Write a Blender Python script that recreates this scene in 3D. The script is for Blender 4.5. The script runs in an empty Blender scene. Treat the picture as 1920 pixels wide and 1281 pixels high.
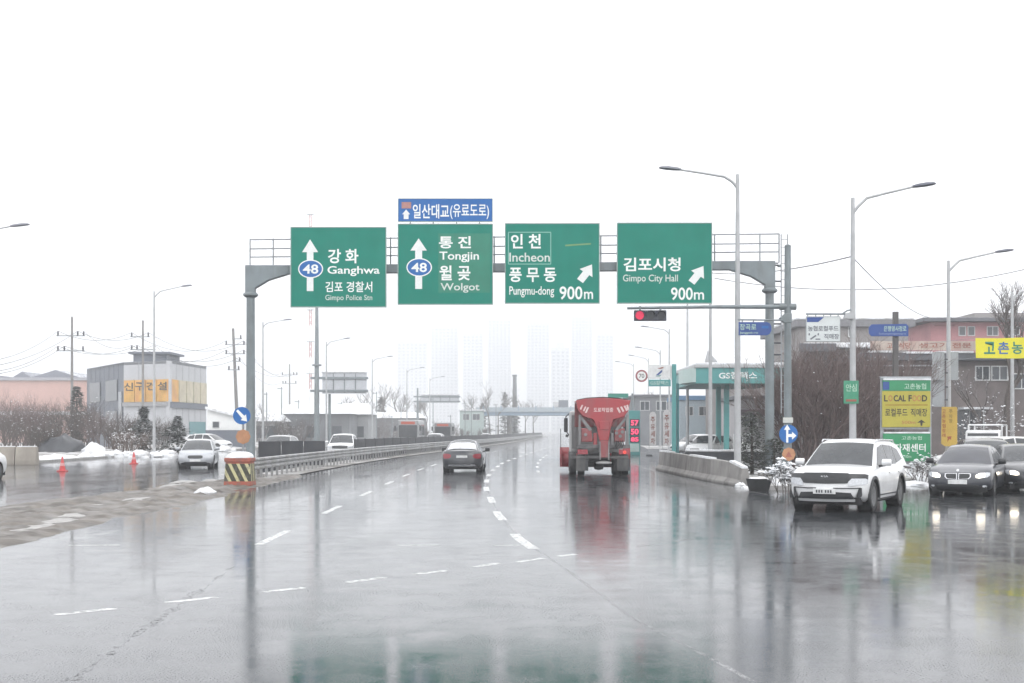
import bpy, bmesh, math, random
from mathutils import Vector, Matrix, noise as mnoise
R = math.radians
rnd = random.Random(7)
scene = bpy.context.scene
COL = scene.collection

# ------------------------------------------------------------------ camera
F = 2400.0          # focal length in photo pixels (1920 wide)
CH = 1.9            # eye height of the driver's windscreen
HORIZON = 808.0      # photo row of the horizon: level camera, cropped frame (vertical lens shift)
cam_d = bpy.data.cameras.new('camera')
cam_d.sensor_width = 36.0
cam_d.lens = F / 1920 * 36.0
cam_d.shift_y = (HORIZON - 640.5) / 1920
cam_d.clip_start = 0.1
cam_d.clip_end = 9000
cam = bpy.data.objects.new('camera', cam_d)
COL.objects.link(cam)
cam.location = (0, 0, CH)
cam.rotation_euler = (math.pi / 2, 0, 0)
scene.camera = cam

# ------------------------------------------------------------------ sky, sun, exposure
SUN_EL, SUN_AZ = R(40), R(150)
world = bpy.data.worlds.new('World')
scene.world = world
world.use_nodes = True
wn, wl = world.node_tree.nodes, world.node_tree.links
wn.clear()
w_out = wn.new('ShaderNodeOutputWorld')
w_bg = wn.new('ShaderNodeBackground')
w_sky = wn.new('ShaderNodeTexSky')
w_sky.sky_type = 'NISHITA'
w_sky.sun_disc = False
w_sky.sun_elevation = SUN_EL
w_sky.sun_rotation = SUN_AZ
w_sky.air_density = 1.0
w_sky.dust_density = 6.0
w_hs = wn.new('ShaderNodeHueSaturation')
w_hs.inputs['Saturation'].default_value = 0.12
w_mix = wn.new('ShaderNodeMixRGB')          # closed cloud deck hides most of the clear sky
w_mix.inputs['Fac'].default_value = 0.9
w_mix.inputs['Color2'].default_value = (11.3, 11.3, 11.5, 1)
w_bg.inputs['Strength'].default_value = 0.12
wl.new(w_sky.outputs['Color'], w_hs.inputs['Color'])
wl.new(w_hs.outputs['Color'], w_mix.inputs['Color1'])
wl.new(w_mix.outputs['Color'], w_bg.inputs['Color'])
wl.new(w_bg.outputs['Background'], w_out.inputs['Surface'])
sun_d = bpy.data.lights.new('sun', 'SUN')
sun_d.energy = 0.6
sun_d.angle = R(30)
sun_d.color = (1.0, 0.98, 0.95)
sun = bpy.data.objects.new('sun', sun_d)
COL.objects.link(sun)
sun.rotation_euler = (math.pi / 2 - SUN_EL, 0, math.pi - SUN_AZ)
vs = scene.view_settings
vs.view_transform = 'Standard'
vs.look = 'None'
vs.gamma = 1.0
vs.use_curve_mapping = False
vs.exposure = 0.6
cy = scene.cycles
cy.use_denoising = True
cy.max_bounces = 6
cy.diffuse_bounces = 2
cy.glossy_bounces = 3
cy.transmission_bounces = 4
cy.volume_bounces = 1
cy.caustics_reflective = False
cy.caustics_refractive = False
cy.sample_clamp_indirect = 4.0

# ------------------------------------------------------------------ pixel -> place helpers
def ray(px, py):
    return (px - 960) / F, 1.0, (HORIZON - py) / F
def P(px, py, d):
    """point at forward distance d seen at a pixel"""
    x, y, z = ray(px, py)
    t = d / y
    return Vector((x * t, d, CH + z * t))
def G(px, py):
    """point of the flat ground seen at a pixel"""
    x, y, z = ray(px, py)
    t = -CH / z
    return Vector((x * t, y * t, 0))
def GX(px, d):
    """x of a ground thing at distance d whose foot is in pixel column px"""
    return P(px, 808 + CH * F / d, d).x
def ZT(py, d):
    return P(960, py, d).z

# sideways drift of the whole road (it bends gently to the right)
_tab = [(-40, 0), (50, 0), (80, .6), (118, 3.0), (144, 5.2), (178, 7.5), (209, 9.4), (242, 11.2), (300, 14.2), (380, 19), (650, 40), (1200, 90)]
def S(y):
    if y <= _tab[0][0]: return _tab[0][1]
    for i in range(len(_tab) - 1):
        a, b = _tab[i], _tab[i + 1]
        if y <= b[0]:
            def slope(k):
                if k <= 0 or k >= len(_tab) - 1: return (_tab[min(k + 1, len(_tab) - 1)][1] - _tab[max(k - 1, 0)][1]) / (_tab[min(k + 1, len(_tab) - 1)][0] - _tab[max(k - 1, 0)][0])
                return (_tab[k + 1][1] - _tab[k - 1][1]) / (_tab[k + 1][0] - _tab[k - 1][0])
            h = b[0] - a[0]; t = (y - a[0]) / h
            m0, m1 = slope(i) * h, slope(i + 1) * h
            return (2*t**3 - 3*t**2 + 1) * a[1] + (t**3 - 2*t**2 + t) * m0 + (-2*t**3 + 3*t**2) * b[1] + (t**3 - t**2) * m1
    return _tab[-1][1]

# ------------------------------------------------------------------ materials
MATS = {}
def mat(name, col, rough=0.5, metal=0.0, var=0.12, scale=6.0, bump=0.0, bscale=40.0, coat=0.0, spec=0.5,
        dirt=None, emit=None, estr=0.0, snow=0.0, alpha=None, ior=None):
    """procedural principled material: base colour broken up by noise, optional grime, grain and lying snow"""
    if name in MATS: return MATS[name]
    m = bpy.data.materials.new(name); m.use_nodes = True
    N, L = m.node_tree.nodes, m.node_tree.links
    b = N['Principled BSDF']
    tc = N.new('ShaderNodeTexCoord')
    nz = N.new('ShaderNodeTexNoise'); nz.inputs['Scale'].default_value = scale; nz.inputs['Detail'].default_value = 5
    L.new(tc.outputs['Object'], nz.inputs['Vector'])
    ramp = N.new('ShaderNodeValToRGB')
    ramp.color_ramp.elements[0].position = 0.3; ramp.color_ramp.elements[1].position = 0.7
    lo = [max(0, c * (1 - var)) for c in col]; hi = [min(1, c * (1 + var)) for c in col]
    ramp.color_ramp.elements[0].color = (*lo, 1); ramp.color_ramp.elements[1].color = (*hi, 1)
    L.new(nz.outputs['Fac'], ramp.inputs['Fac'])
    out = ramp.outputs['Color']
    def mixin(fac_out, colour, prev):
        mx = N.new('ShaderNodeMixRGB'); mx.inputs['Color2'].default_value = (*colour, 1)
        L.new(fac_out, mx.inputs['Fac']); L.new(prev, mx.inputs['Color1'])
        return mx.outputs['Color']
    if dirt:
        dcol, amount, ds = dirt
        n2 = N.new('ShaderNodeTexNoise'); n2.inputs['Scale'].default_value = ds; n2.inputs['Detail'].default_value = 6
        mp = N.new('ShaderNodeMapping'); mp.inputs['Scale'].default_value = (1, 1, 0.3)
        L.new(tc.outputs['Object'], mp.inputs['Vector']); L.new(mp.outputs['Vector'], n2.inputs['Vector'])
        mr = N.new('ShaderNodeMapRange'); mr.inputs['From Min'].default_value = 0.42; mr.inputs['From Max'].default_value = 0.75
        mr.inputs['To Max'].default_value = amount
        L.new(n2.outputs['Fac'], mr.inputs['Value'])
        out = mixin(mr.outputs['Result'], dcol, out)
    if snow:
        ge = N.new('ShaderNodeNewGeometry'); sx = N.new('ShaderNodeSeparateXYZ')
        L.new(ge.outputs['Normal'], sx.inputs['Vector'])
        n3 = N.new('ShaderNodeTexNoise'); n3.inputs['Scale'].default_value = 3.0; n3.inputs['Detail'].default_value = 6
        L.new(tc.outputs['Object'], n3.inputs['Vector'])
        mu = N.new('ShaderNodeMath'); mu.operation = 'MULTIPLY'
        L.new(sx.outputs['Z'], mu.inputs[0]); L.new(n3.outputs['Fac'], mu.inputs[1])
        mr = N.new('ShaderNodeMapRange'); mr.inputs['From Min'].default_value = 0.52 - 0.5 * snow; mr.inputs['From Max'].default_value = 0.62 - 0.5 * snow
        L.new(mu.outputs[0], mr.inputs['Value'])
        out = mixin(mr.outputs['Result'], (0.8, 0.82, 0.84), out)
    L.new(out, b.inputs['Base Color'])
    b.inputs['Roughness'].default_value = rough
    b.inputs['Metallic'].default_value = metal
    b.inputs['Specular IOR Level'].default_value = spec
    b.inputs['Coat Weight'].default_value = coat
    b.inputs['Coat Roughness'].default_value = 0.06
    if ior: b.inputs['IOR'].default_value = ior
    if emit:
        b.inputs['Emission Color'].default_value = (*emit, 1); b.inputs['Emission Strength'].default_value = estr
    if bump:
        nb = N.new('ShaderNodeTexNoise'); nb.inputs['Scale'].default_value = bscale; nb.inputs['Detail'].default_value = 4
        L.new(tc.outputs['Object'], nb.inputs['Vector'])
        bp = N.new('ShaderNodeBump'); bp.inputs['Strength'].default_value = bump; bp.inputs['Distance'].default_value = 0.03
        L.new(nb.outputs['Fac'], bp.inputs['Height']); L.new(bp.outputs['Normal'], b.inputs['Normal'])
    MATS[name] = m
    return m

def wet_asphalt():
    m = bpy.data.materials.new('wet_asphalt'); m.use_nodes = True
    N, L = m.node_tree.nodes, m.node_tree.links
    b = N['Principled BSDF']
    ge = N.new('ShaderNodeNewGeometry')
    def noise(scale, detail=5, st=(1, 1, 1), rough=0.55):
        mp = N.new('ShaderNodeMapping'); mp.inputs['Scale'].default_value = st
        L.new(ge.outputs['Position'], mp.inputs['Vector'])
        n = N.new('ShaderNodeTexNoise'); n.inputs['Scale'].default_value = scale; n.inputs['Detail'].default_value = detail
        n.inputs['Roughness'].default_value = rough
        L.new(mp.outputs['Vector'], n.inputs['Vector'])
        return n.outputs['Fac']
    def rng(v, a, c, lo, hi):
        r = N.new('ShaderNodeMapRange'); r.inputs['From Min'].default_value = a; r.inputs['From Max'].default_value = c
        r.inputs['To Min'].default_value = lo; r.inputs['To Max'].default_value = hi
        L.new(v, r.inputs['Value']); return r.outputs['Result']
    def math_(op, a, c):
        q = N.new('ShaderNodeMath'); q.operation = op
        for i, v in enumerate((a, c)):
            if isinstance(v, (int, float)): q.inputs[i].default_value = v
            else: L.new(v, q.inputs[i])
        return q.outputs[0]
    ramp = N.new('ShaderNodeValToRGB')
    ramp.color_ramp.elements[0].color = (.024, .028, .033, 1); ramp.color_ramp.elements[0].position = .3
    ramp.color_ramp.elements[1].color = (.056, .060, .067, 1); ramp.color_ramp.elements[1].position = .72
    big = noise(.35, 6)
    L.new(big, ramp.inputs['Fac']); L.new(ramp.outputs['Color'], b.inputs['Base Color'])
    # wheel tracks: long streaks along the road where water lies thinner or deeper
    track = noise(1.0, 5, (1.1, .05, 1))
    pud = noise(.22, 5, (1, .7, 1))
    fine = noise(1.7, 8, (1, 1, 1), .62)
    wet = math_('ADD', math_('ADD', math_('MULTIPLY', track, .3), math_('MULTIPLY', pud, .3)), math_('MULTIPLY', fine, .4))
    rough = rng(wet, .40, .58, .10, .02)
    grain = noise(62, 3, (1, 1, 1), .65)
    pits = rng(grain, .54, .585, 0, 1)
    stone = math_('MULTIPLY', pits, rng(wet, .40, .62, 1.0, .12))
    L.new(math_('ADD', rough, math_('MULTIPLY', stone, .38)), b.inputs['Roughness'])
    L.new(math_('SUBTRACT', .5, math_('MULTIPLY', stone, .22)), b.inputs['Specular IOR Level'])
    b.inputs['IOR'].default_value = 1.42
    rip = noise(5, 4)
    damp = rng(wet, .40, .60, 1.0, .15)
    h = math_('ADD', math_('MULTIPLY', grain, damp), math_('MULTIPLY', rip, .35))
    bp = N.new('ShaderNodeBump'); bp.inputs['Strength'].default_value = .125; bp.inputs['Distance'].default_value = .005
    L.new(h, bp.inputs['Height']); L.new(bp.outputs['Normal'], b.inputs['Normal'])
    MATS['wet_asphalt'] = m
    return m
ASPH = wet_asphalt()

def worn_paint(name, col, rough, lo, hi, keep=0.0, scale=9.0, grain=60.0):
    """thin road paint, chipped through to the asphalt by noise"""
    m = bpy.data.materials.new(name); m.use_nodes = True
    N, L = m.node_tree.nodes, m.node_tree.links; b = N['Principled BSDF']; out = N['Material Output']
    ge = N.new('ShaderNodeNewGeometry')
    def nz(sc, d):
        n = N.new('ShaderNodeTexNoise'); n.inputs['Scale'].default_value = sc; n.inputs['Detail'].default_value = d; n.inputs['Roughness'].default_value = .65
        L.new(ge.outputs['Position'], n.inputs['Vector']); return n.outputs['Fac']
    a = N.new('ShaderNodeMath'); a.operation = 'MULTIPLY_ADD'; L.new(nz(grain, 2), a.inputs[0]); a.inputs[1].default_value = .45
    L.new(nz(scale, 6), a.inputs[2])
    r = N.new('ShaderNodeMapRange'); r.inputs['From Min'].default_value = lo+.225; r.inputs['From Max'].default_value = hi+.225; r.inputs['To Min'].default_value = 1.0; r.inputs['To Max'].default_value = keep
    L.new(a.outputs[0], r.inputs['Value'])
    ramp = N.new('ShaderNodeValToRGB'); ramp.color_ramp.elements[0].color = (*[c*.75 for c in col], 1); ramp.color_ramp.elements[1].color = (*col, 1); L.new(nz(3.0, 4), ramp.inputs['Fac'])
    L.new(ramp.outputs['Color'], b.inputs['Base Color']); b.inputs['Roughness'].default_value = rough
    tr_ = N.new('ShaderNodeBsdfTransparent'); mx = N.new('ShaderNodeMixShader')
    L.new(r.outputs['Result'], mx.inputs['Fac']); L.new(tr_.outputs[0], mx.inputs[1]); L.new(b.outputs[0], mx.inputs[2]); L.new(mx.outputs[0], out.inputs['Surface'])
    MATS[name] = m
    return m

# ------------------------------------------------------------------ mesh builder
class M:
    def __init__(s): s.v, s.f = [], []
    def add(s, vs, fs):
        o = len(s.v); s.v += [tuple(p) for p in vs]; s.f += [tuple(i + o for i in f) for f in fs]; return s
    def bb(s, x0, x1, y0, y1, z0, z1):
        return s.add([(x0,y0,z0),(x1,y0,z0),(x1,y1,z0),(x0,y1,z0),(x0,y0,z1),(x1,y0,z1),(x1,y1,z1),(x0,y1,z1)],
                     [(0,3,2,1),(4,5,6,7),(0,1,5,4),(1,2,6,5),(2,3,7,6),(3,0,4,7)])
    def box(s, cx, cy_, cz, sx, sy, sz): return s.bb(cx-sx/2, cx+sx/2, cy_-sy/2, cy_+sy/2, cz-sz/2, cz+sz/2)
    def tube(s, a, b, r0, r1=None, n=8, cap=True):
        a, b = Vector(a), Vector(b); r1 = r0 if r1 is None else r1
        d = (b - a).normalized() if (b - a).length > 1e-9 else Vector((0,0,1))
        u = d.cross(Vector((0,0,1)) if abs(d.z) < .9 else Vector((1,0,0))).normalized(); w = d.cross(u)
        vs = []
        for p, r in ((a, r0), (b, r1)):
            for i in range(n):
                t = 2*math.pi*i/n; vs.append(p + (u*math.cos(t) + w*math.sin(t))*r)
        fs = [(i, (i+1) % n, n+(i+1) % n, n+i) for i in range(n)]
        if cap: fs += [tuple(range(n-1,-1,-1)), tuple(range(n, 2*n))]
        return s.add(vs, fs)
    def path(s, pts, r, n=6):
        rs = r if isinstance(r, (list, tuple)) else [r]*len(pts)
        for i in range(len(pts)-1): s.tube(pts[i], pts[i+1], rs[i], rs[i+1], n, cap=(i in (0, len(pts)-2)))
        return s
    def prism(s, poly, lo, hi, axis='y'):
        """2D polygon extruded along an axis; poly in the two other axes (x,z / x,y / y,z)"""
        def q(p, h):
            return {'y': (p[0], h, p[1]), 'z': (p[0], p[1], h), 'x': (h, p[0], p[1])}[axis]
        n = len(poly)
        return s.add([q(p, lo) for p in poly] + [q(p, hi) for p in poly],
                     [tuple(range(n)), tuple(range(2*n-1, n-1, -1))] + [(i, n+i, n+(i+1) % n, (i+1) % n) for i in range(n)])
    def lathe(s, prof, c=(0,0,0), axis='z', n=16, cap=True):
        """profile of (radius, height) turned round an axis through c"""
        vs, k = [], len(prof)
        for i in range(n):
            t = 2*math.pi*i/n
            for r, h in prof:
                a, b_ = r*math.cos(t), r*math.sin(t)
                vs.append({'z': (c[0]+a, c[1]+b_, c[2]+h), 'y': (c[0]+a, c[1]+h, c[2]+b_), 'x': (c[0]+h, c[1]+a, c[2]+b_)}[axis])
        fs = []
        for i in range(n):
            j = (i+1) % n
            for q in range(k-1): fs.append((i*k+q, j*k+q, j*k+q+1, i*k+q+1))
        if cap: fs += [tuple(i*k for i in range(n-1,-1,-1)), tuple(i*k+k-1 for i in range(n))]
        return s.add(vs, fs)
    def disc(s, c, rx, rz, y0, y1, n=24):
        return s.prism([(c[0]+rx*math.cos(2*math.pi*i/n), c[1]+rz*math.sin(2*math.pi*i/n)) for i in range(n)], y0, y1, 'y')
    def mesh(s, name, smooth=None):
        me = bpy.data.meshes.new(name); me.from_pydata(s.v, [], s.f)
        if smooth is not None:
            bm = bmesh.new(); bm.from_mesh(me); bmesh.ops.remove_doubles(bm, verts=bm.verts, dist=1e-5)
            bmesh.ops.recalc_face_normals(bm, faces=bm.faces); bm.to_mesh(me); bm.free()
            me.polygons.foreach_set('use_smooth', [True]*len(me.polygons)); me.set_sharp_from_angle(angle=R(smooth))
        else:
            bm = bmesh.new(); bm.from_mesh(me); bmesh.ops.recalc_face_normals(bm, faces=bm.faces); bm.to_mesh(me); bm.free()
        me.update(); return me
    def build(s, name, material, parent=None, smooth=None, bevel=0, loc=None, rotz=0, seg=2):
        return obj(name, s.mesh(name, smooth), material, parent, bevel, loc, rotz, seg)

def obj(name, me, material, parent=None, bevel=0, loc=None, rotz=0, seg=2):
    o = bpy.data.objects.new(name, me); COL.objects.link(o)
    if material is not None and not me.materials: me.materials.append(material)
    o.parent = parent
    if loc is not None: o.location = loc
    if rotz: o.rotation_euler = (0, 0, rotz)
    if bevel:
        b = o.modifiers.new('bevel', 'BEVEL'); b.width = bevel; b.segments = seg; b.limit_method = 'ANGLE'; b.angle_limit = R(35)
    return o
def tag(o, label=None, cat=None, group=None, kind=None):
    if label: o['label'] = label
    if cat: o['category'] = cat
    if group: o['group'] = group
    if kind: o['kind'] = kind
    return o
def thing(name, label, cat, loc=(0,0,0), rotz=0, group=None):
    o = bpy.data.objects.new(name, None); COL.objects.link(o)
    o.empty_display_size = .3; o.location = loc; o.rotation_euler = (0,0,rotz)
    return tag(o, label, cat, group)
def struct(name, m, material, smooth=None):
    return tag(m.build(name, material, None, smooth), kind='structure')
def copy_tree(o, parent=None):
    c = o.copy(); COL.objects.link(c); c.parent = parent
    for ch in list(o.children): copy_tree(ch, c)
    return c

# flat lettering: font outlines turned into thin meshes that fill a given box
_tx = {}
def lettering(text, x0, z0, x1, z1, y, material, parent, name='lettering', bold=0.0, keep=False):
    key = (text, bold)
    if key not in _tx:
        cu = bpy.data.curves.new('t', 'FONT'); cu.body = text; cu.size = 1; cu.extrude = 0.004; cu.offset = bold; cu.resolution_u = 3
        to = bpy.data.objects.new('t', cu); COL.objects.link(to)
        dg = bpy.context.evaluated_depsgraph_get()
        me = bpy.data.meshes.new_from_object(to.evaluated_get(dg))
        vs = [tuple(v.co) for v in me.vertices]; fs = [tuple(p.vertices) for p in me.polygons]
        bpy.data.objects.remove(to); bpy.data.curves.remove(cu); bpy.data.meshes.remove(me)
        xs = [v[0] for v in vs]; ys = [v[1] for v in vs]
        _tx[key] = (vs, fs, min(xs), max(xs), min(ys), max(ys))
    vs, fs, a, b, c, d = _tx[key]
    sx, sz = (x1-x0)/(b-a), (z1-z0)/(d-c)
    if keep: sx = min(sx, sz)
    m = M(); m.add([(x0+(p[0]-a)*sx, y + (0.0 if p[2] < 0 else -.004), z0+(p[1]-c)*sz) for p in vs], fs)
    return m.build(name, material, parent)

class Board:
    """flat sign facing the camera side; parts are laid out in photo pixels of its own face"""
    def __init__(s, name, label, cat, rect, d, material, thick=.06, group=None, rim=None, rim_mat=None, poly=None, base=None, back=None):
        x0, y0, x1, y1 = rect; s.d = d; s.t = thick
        c = P((x0+x1)/2, y1, d); s.c = c
        s.o = thing(name, label, cat, (c.x, d, c.z), 0, group)
        a, b = s.q(x0, y0), s.q(x1, y1)
        m = M()
        if poly: m.prism([s.q(*p) for p in poly], 0, thick, 'y')
        else: m.bb(a[0], b[0], 0, thick, b[1], a[1])
        s.panel = m.build('panel', material, s.o, bevel=.008)
        if rim:
            r = rim
            f = M(); f.bb(a[0]-r, b[0]+r, -.012, thick+.01, a[1], a[1]+r); f.bb(a[0]-r, b[0]+r, -.012, thick+.01, b[1]-r, b[1])
            f.bb(a[0]-r, a[0], -.0118, thick+.0098, b[1]+.0005, a[1]-.0005); f.bb(b[0], b[0]+r, -.0118, thick+.0098, b[1]+.0005, a[1]-.0005)
            f.build('rim', rim_mat, s.o)
    def q(s, px, py):
        p = P(px, py, s.d); return (p.x - s.c.x, p.z - s.c.z)
    def text(s, t, rect, m, bold=.012, lift=.003):
        a, b = s.q(rect[0], rect[3]), s.q(rect[2], rect[1])
        return lettering(t, a[0], a[1], b[0], b[1], -lift, m, s.o, bold=bold)
    def poly(s, pts, m, name='symbol', lift=.003, th=.004, parent=None):
        return M().prism([s.q(*p) for p in pts], -lift-th, -lift, 'y').build(name, m, parent or s.o)
    def ell(s, cx, cy_, rx, ry, m, name='symbol', lift=.003, n=28, th=.004):
        return s.poly([(cx+rx*math.cos(2*math.pi*i/n), cy_+ry*math.sin(2*math.pi*i/n)) for i in range(n)], m, name, lift, th)
# ================================================================== palette
m_steel = mat('galvanised_steel', (.30,.32,.34), .45, .55, .15, 3, dirt=((.18,.17,.15), .5, 4))
m_gantry = mat('grey_painted_steel', (.20,.235,.25), .5, .15, .12, 2, dirt=((.12,.12,.11), .5, 3))
m_lamp = mat('lamp_post_grey', (.42,.43,.44), .5, .2, .1, 3)
m_dark = mat('dark_metal', (.055,.06,.07), .5, .2, .2, 5)
m_rail = mat('weathered_guardrail', (.40,.41,.42), .5, .35, .15, 2.5, dirt=((.16,.14,.12), .8, 2.5), snow=.0)
m_black = mat('black_rubber', (.02,.021,.023), .75, 0, .25, 12)
m_paint_line = worn_paint('worn_white_road_paint', (.72,.73,.73), .35, .50, .62, .05)
m_faint_line = worn_paint('rubbed_off_road_paint', (.5,.5,.5), .3, .30, .52, .0)
m_snow = mat('old_snow', (.76,.78,.81), .7, 0, .10, 4, bump=.9, bscale=9, dirt=((.36,.34,.31), .65, 2.0))
m_green = mat('green_sign_sheeting', (.008,.205,.150), .42, 0, .07, 1.2, dirt=((.03,.24,.19), .35, .9), spec=.12)
m_blue = mat('blue_sign_sheeting', (.03,.14,.40), .4, 0, .08, 2, spec=.15)
m_navy = mat('navy_street_sign', (.025,.07,.26), .45, 0, .1, 3)
m_white = mat('white_sign_sheeting', (.80,.81,.80), .45, 0, .05, 3)
m_conc = mat('stained_concrete', (.27,.26,.25), .7, 0, .2, 2.2, bump=.4, bscale=14, dirt=((.10,.095,.09), .75, 1.6))
m_soil = mat('slushy_verge', (.20,.19,.175), .7, 0, .3, 1.1, bump=.6, bscale=5, snow=.12)
m_orange = mat('faded_orange', (.42,.21,.11), .6, 0, .15, 5)
m_red_paint = mat('faded_red_paint', (.33,.09,.06), .6, 0, .2, 5, dirt=((.2,.15,.13), .6, 7))
m_yellow = mat('yellow_sheeting', (.62,.52,.07), .5, 0, .1, 3)

# ================================================================== ground and roads
g = M(); g.add([(-3000,-300,-.06),(3000,-300,-.06),(3000,4000,-.06),(-3000,4000,-.06)], [(0,1,2,3)])
struct('ground', g, mat('snowy_field', (.33,.32,.31), .8, 0, .35, .05, dirt=((.75,.77,.8), .9, .03)))

ys = list(range(-40, 120, 8)) + list(range(120, 420, 12)) + list(range(420, 1001, 40))
def strip(x0f, x1f, z, ylist, nx=1):
    m = M(); vs = []
    for y in ylist:
        a, b = x0f(y), x1f(y)
        for i in range(nx+1): vs.append((a+(b-a)*i/nx, y, z))
    fs = []
    for j in range(len(ylist)-1):
        for i in range(nx):
            k = j*(nx+1)+i; fs.append((k, k+1, k+nx+2, k+nx+1))
    return m.add(vs, fs)
def left_edge(y): return -28.3 + S(y) - max(0, min(4, (y-70)*.06)) + max(0, min(4, (y-110)*.06))
def right_edge(y): return 8.3 + S(y) + max(0, min(1.5, (y-60)*.05))
struct('main_road', strip(left_edge, right_edge, 0, ys), ASPH)
sr = M(); sr.add([(6,-40,-.004),(90,-40,-.004),(90,140,-.004),(66,140,-.004),(11.2,41.2,-.004),(6,41.2,-.004)], [(0,1,2,3,4,5)])
struct('side_road', sr, ASPH)
fc = M(); fc.add([(7,61.5,-.008),(23.5,61.5,-.008),(40,90,-.008),(48,135,-.008),(10,135,-.008)], [(0,1,2,3,4)])
struct('forecourt', fc, ASPH)

# verge between the wall, the side road and the forecourt, with its kerb
ve = M()
vpoly = [(8.45,41.6),(11.0,41.6),(23.0,61.2),(8.5,61.2)]
ve.prism(vpoly, -.05, .10, 'z')
struct('verge', ve, m_soil)
kb = tag(thing('kerb', None, None), kind='structure')
m_kerb = mat('kerb_stone', (.33,.325,.32), .55, 0, .15, 3, bump=.2, dirt=((.12,.11,.1), .7, 3))
def kerb_run(pts, parent, w=.2, h=.13, step=1.0, off=0):
    for a, b in zip(pts, pts[1:]):
        a, b = Vector(a), Vector(b); n = max(1, int((b-a).length/step)); d = (b-a)/n; ang = math.atan2(d.y, d.x)
        me = None
        for i in range(n):
            p = a + d*(i+.5)
            if me is None: me = M().bb(-d.length/2+.006, d.length/2-.006, -w/2, w/2, -.06, h).mesh('kerb_stone')
            obj('kerb_stone', me, m_kerb, parent, bevel=.015, loc=(p.x, p.y, rnd.uniform(-.006,.006)), rotz=ang, seg=1)
kerb_run([(8.33,41.45),(11.1,41.45),(23.15,61.2)], kb)
kl = tag(thing('kerb', None, None), kind='structure')
kerb_run([(left_edge(y)-.1, y) for y in (40, 60, 75, 90, 110, 130, 160)], kl, step=2.0)
# left verge: a low bank of dirty snow and earth behind the kerb
lv = M(); vs, fs = [], []
LY = [30 + i*2.5 for i in range(60)]
for j, y in enumerate(LY):
    for i in range(11):
        x = left_edge(y) - .25 - i*1.3
        h = (.08 + .5*min(1, i/4)*(.5+.5*mnoise.noise((x*.3, y*.3, 3))) + .18*mnoise.noise((x*.9, y*.9, 1))) if i else .06
        vs.append((x, y, max(.02, h) if i < 10 else -.05))
for j in range(len(LY)-1):
    for i in range(10):
        k = j*11+i; fs.append((k, k+11, k+12, k+1))
lv.add(vs, fs)
struct('left_verge', lv, mat('snow_streaked_bank', (.24,.225,.21), .8, 0, .35, .7, bump=.8, bscale=4, dirt=((.8,.82,.85), 1.0, .5)), smooth=60)

# median: churned muddy slush between the carriageways
md = M(); vs, fs = [], []
MY = [6 + i*.25 for i in range(191)]
NX = 48
for y in MY:
    a = -14.2 + max(0, y-20)*.095 + .25*mnoise.noise((y*.6, 0, 0)); b = -8.15 + .22*mnoise.noise((y*.5, 5, 0)) + .12*mnoise.noise((y*2.1, 8, 0)) - max(0, y-28)*.02
    for i in range(NX+1):
        t = i/NX; x = a+(b-a)*t
        e = min(1, min(t, 1-t)*7)
        h = .05 + .11*mnoise.noise((x*1.6+y*.05, y*.16, 0)) + .085*mnoise.noise((x*3.4, y*.6, 4)) + .06*mnoise.noise((x*7, y*2.4, 2))
        vs.append((x, y, -.012 + e*max(.014, h)))
for j in range(len(MY)-1):
    for i in range(NX):
        k = j*(NX+1)+i; fs.append((k, k+1, k+NX+2, k+NX+1))
md.add(vs, fs)
def mud():
    m = mat('median_mud', (.10,.086,.072), .6, 0, .5, 1.3, bump=1.0, bscale=7, dirt=((.5,.5,.5), .35, 1.1)); return m
struct('median', md, mud(), smooth=80)
struct('median_strip', strip(lambda y: -11.2+S(y), lambda y: -9.2+S(y), .03, [50, 54]+[60+i*10 for i in range(36)]), mat('median_earth', (.2,.19,.175), .6, 0, .3, .8, bump=.4, dirt=((.6,.6,.62), .8, .4)))
# lumps of ploughed snow on the median
def lump(name, label, x, y, r, h, parent=None, material=None, seed=0, group=None, sy=1.0):
    m = M(); n, k = 22, 8; vs, fs = [], []
    for j in range(k+1):
        t = j/k*math.pi/2
        for i in range(n):
            a = 2*math.pi*i/n; rr = r*math.cos(t)*(1+.35*mnoise.noise((math.cos(a)*1.7+seed, math.sin(a)*1.7, t*1.5+seed))+.22*mnoise.noise((math.cos(a)*5+seed, math.sin(a)*5, t*5)))
            vs.append((rr*math.cos(a), rr*math.sin(a)*sy, -.02+h*math.sin(t)*(1+.35*mnoise.noise((math.cos(a)*math.cos(t)*2.5, math.sin(a)*math.cos(t)*2.5, seed)))))
    for j in range(k):
        for i in range(n): fs.append((j*n+i, j*n+(i+1) % n, (j+1)*n+(i+1) % n, (j+1)*n+i))
    m.add(vs, fs)
    o = m.build(name, material or m_snow, parent, smooth=50, loc=(x, y, 0))
    if label: tag(o, label, 'snow', group)
    return o
p = G(385, 927); lump('snow_lump', 'white lump of ploughed snow on the muddy median near the striped block', p.x, p.y, .34, .22, seed=4)
for i, (px, py, r, h) in enumerate([(345, 905, .5, .09), (265, 936, .5, .05), (120, 968, .45, .06), (40, 990, .6, .05), (170, 950, .4, .06), (395, 903, .35, .1), (325, 912, .4, .09), (100, 978, .5, .05)]):
    p = G(px, py); lump('slush_patch', 'flat grey patch of slush on the muddy median', p.x, p.y, r, h, seed=10+i, group='slush patches on the median', sy=2.2, material=mat('grey_slush', (.27,.26,.25), .4, 0, .35, 4, bump=.9, bscale=12))

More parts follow.
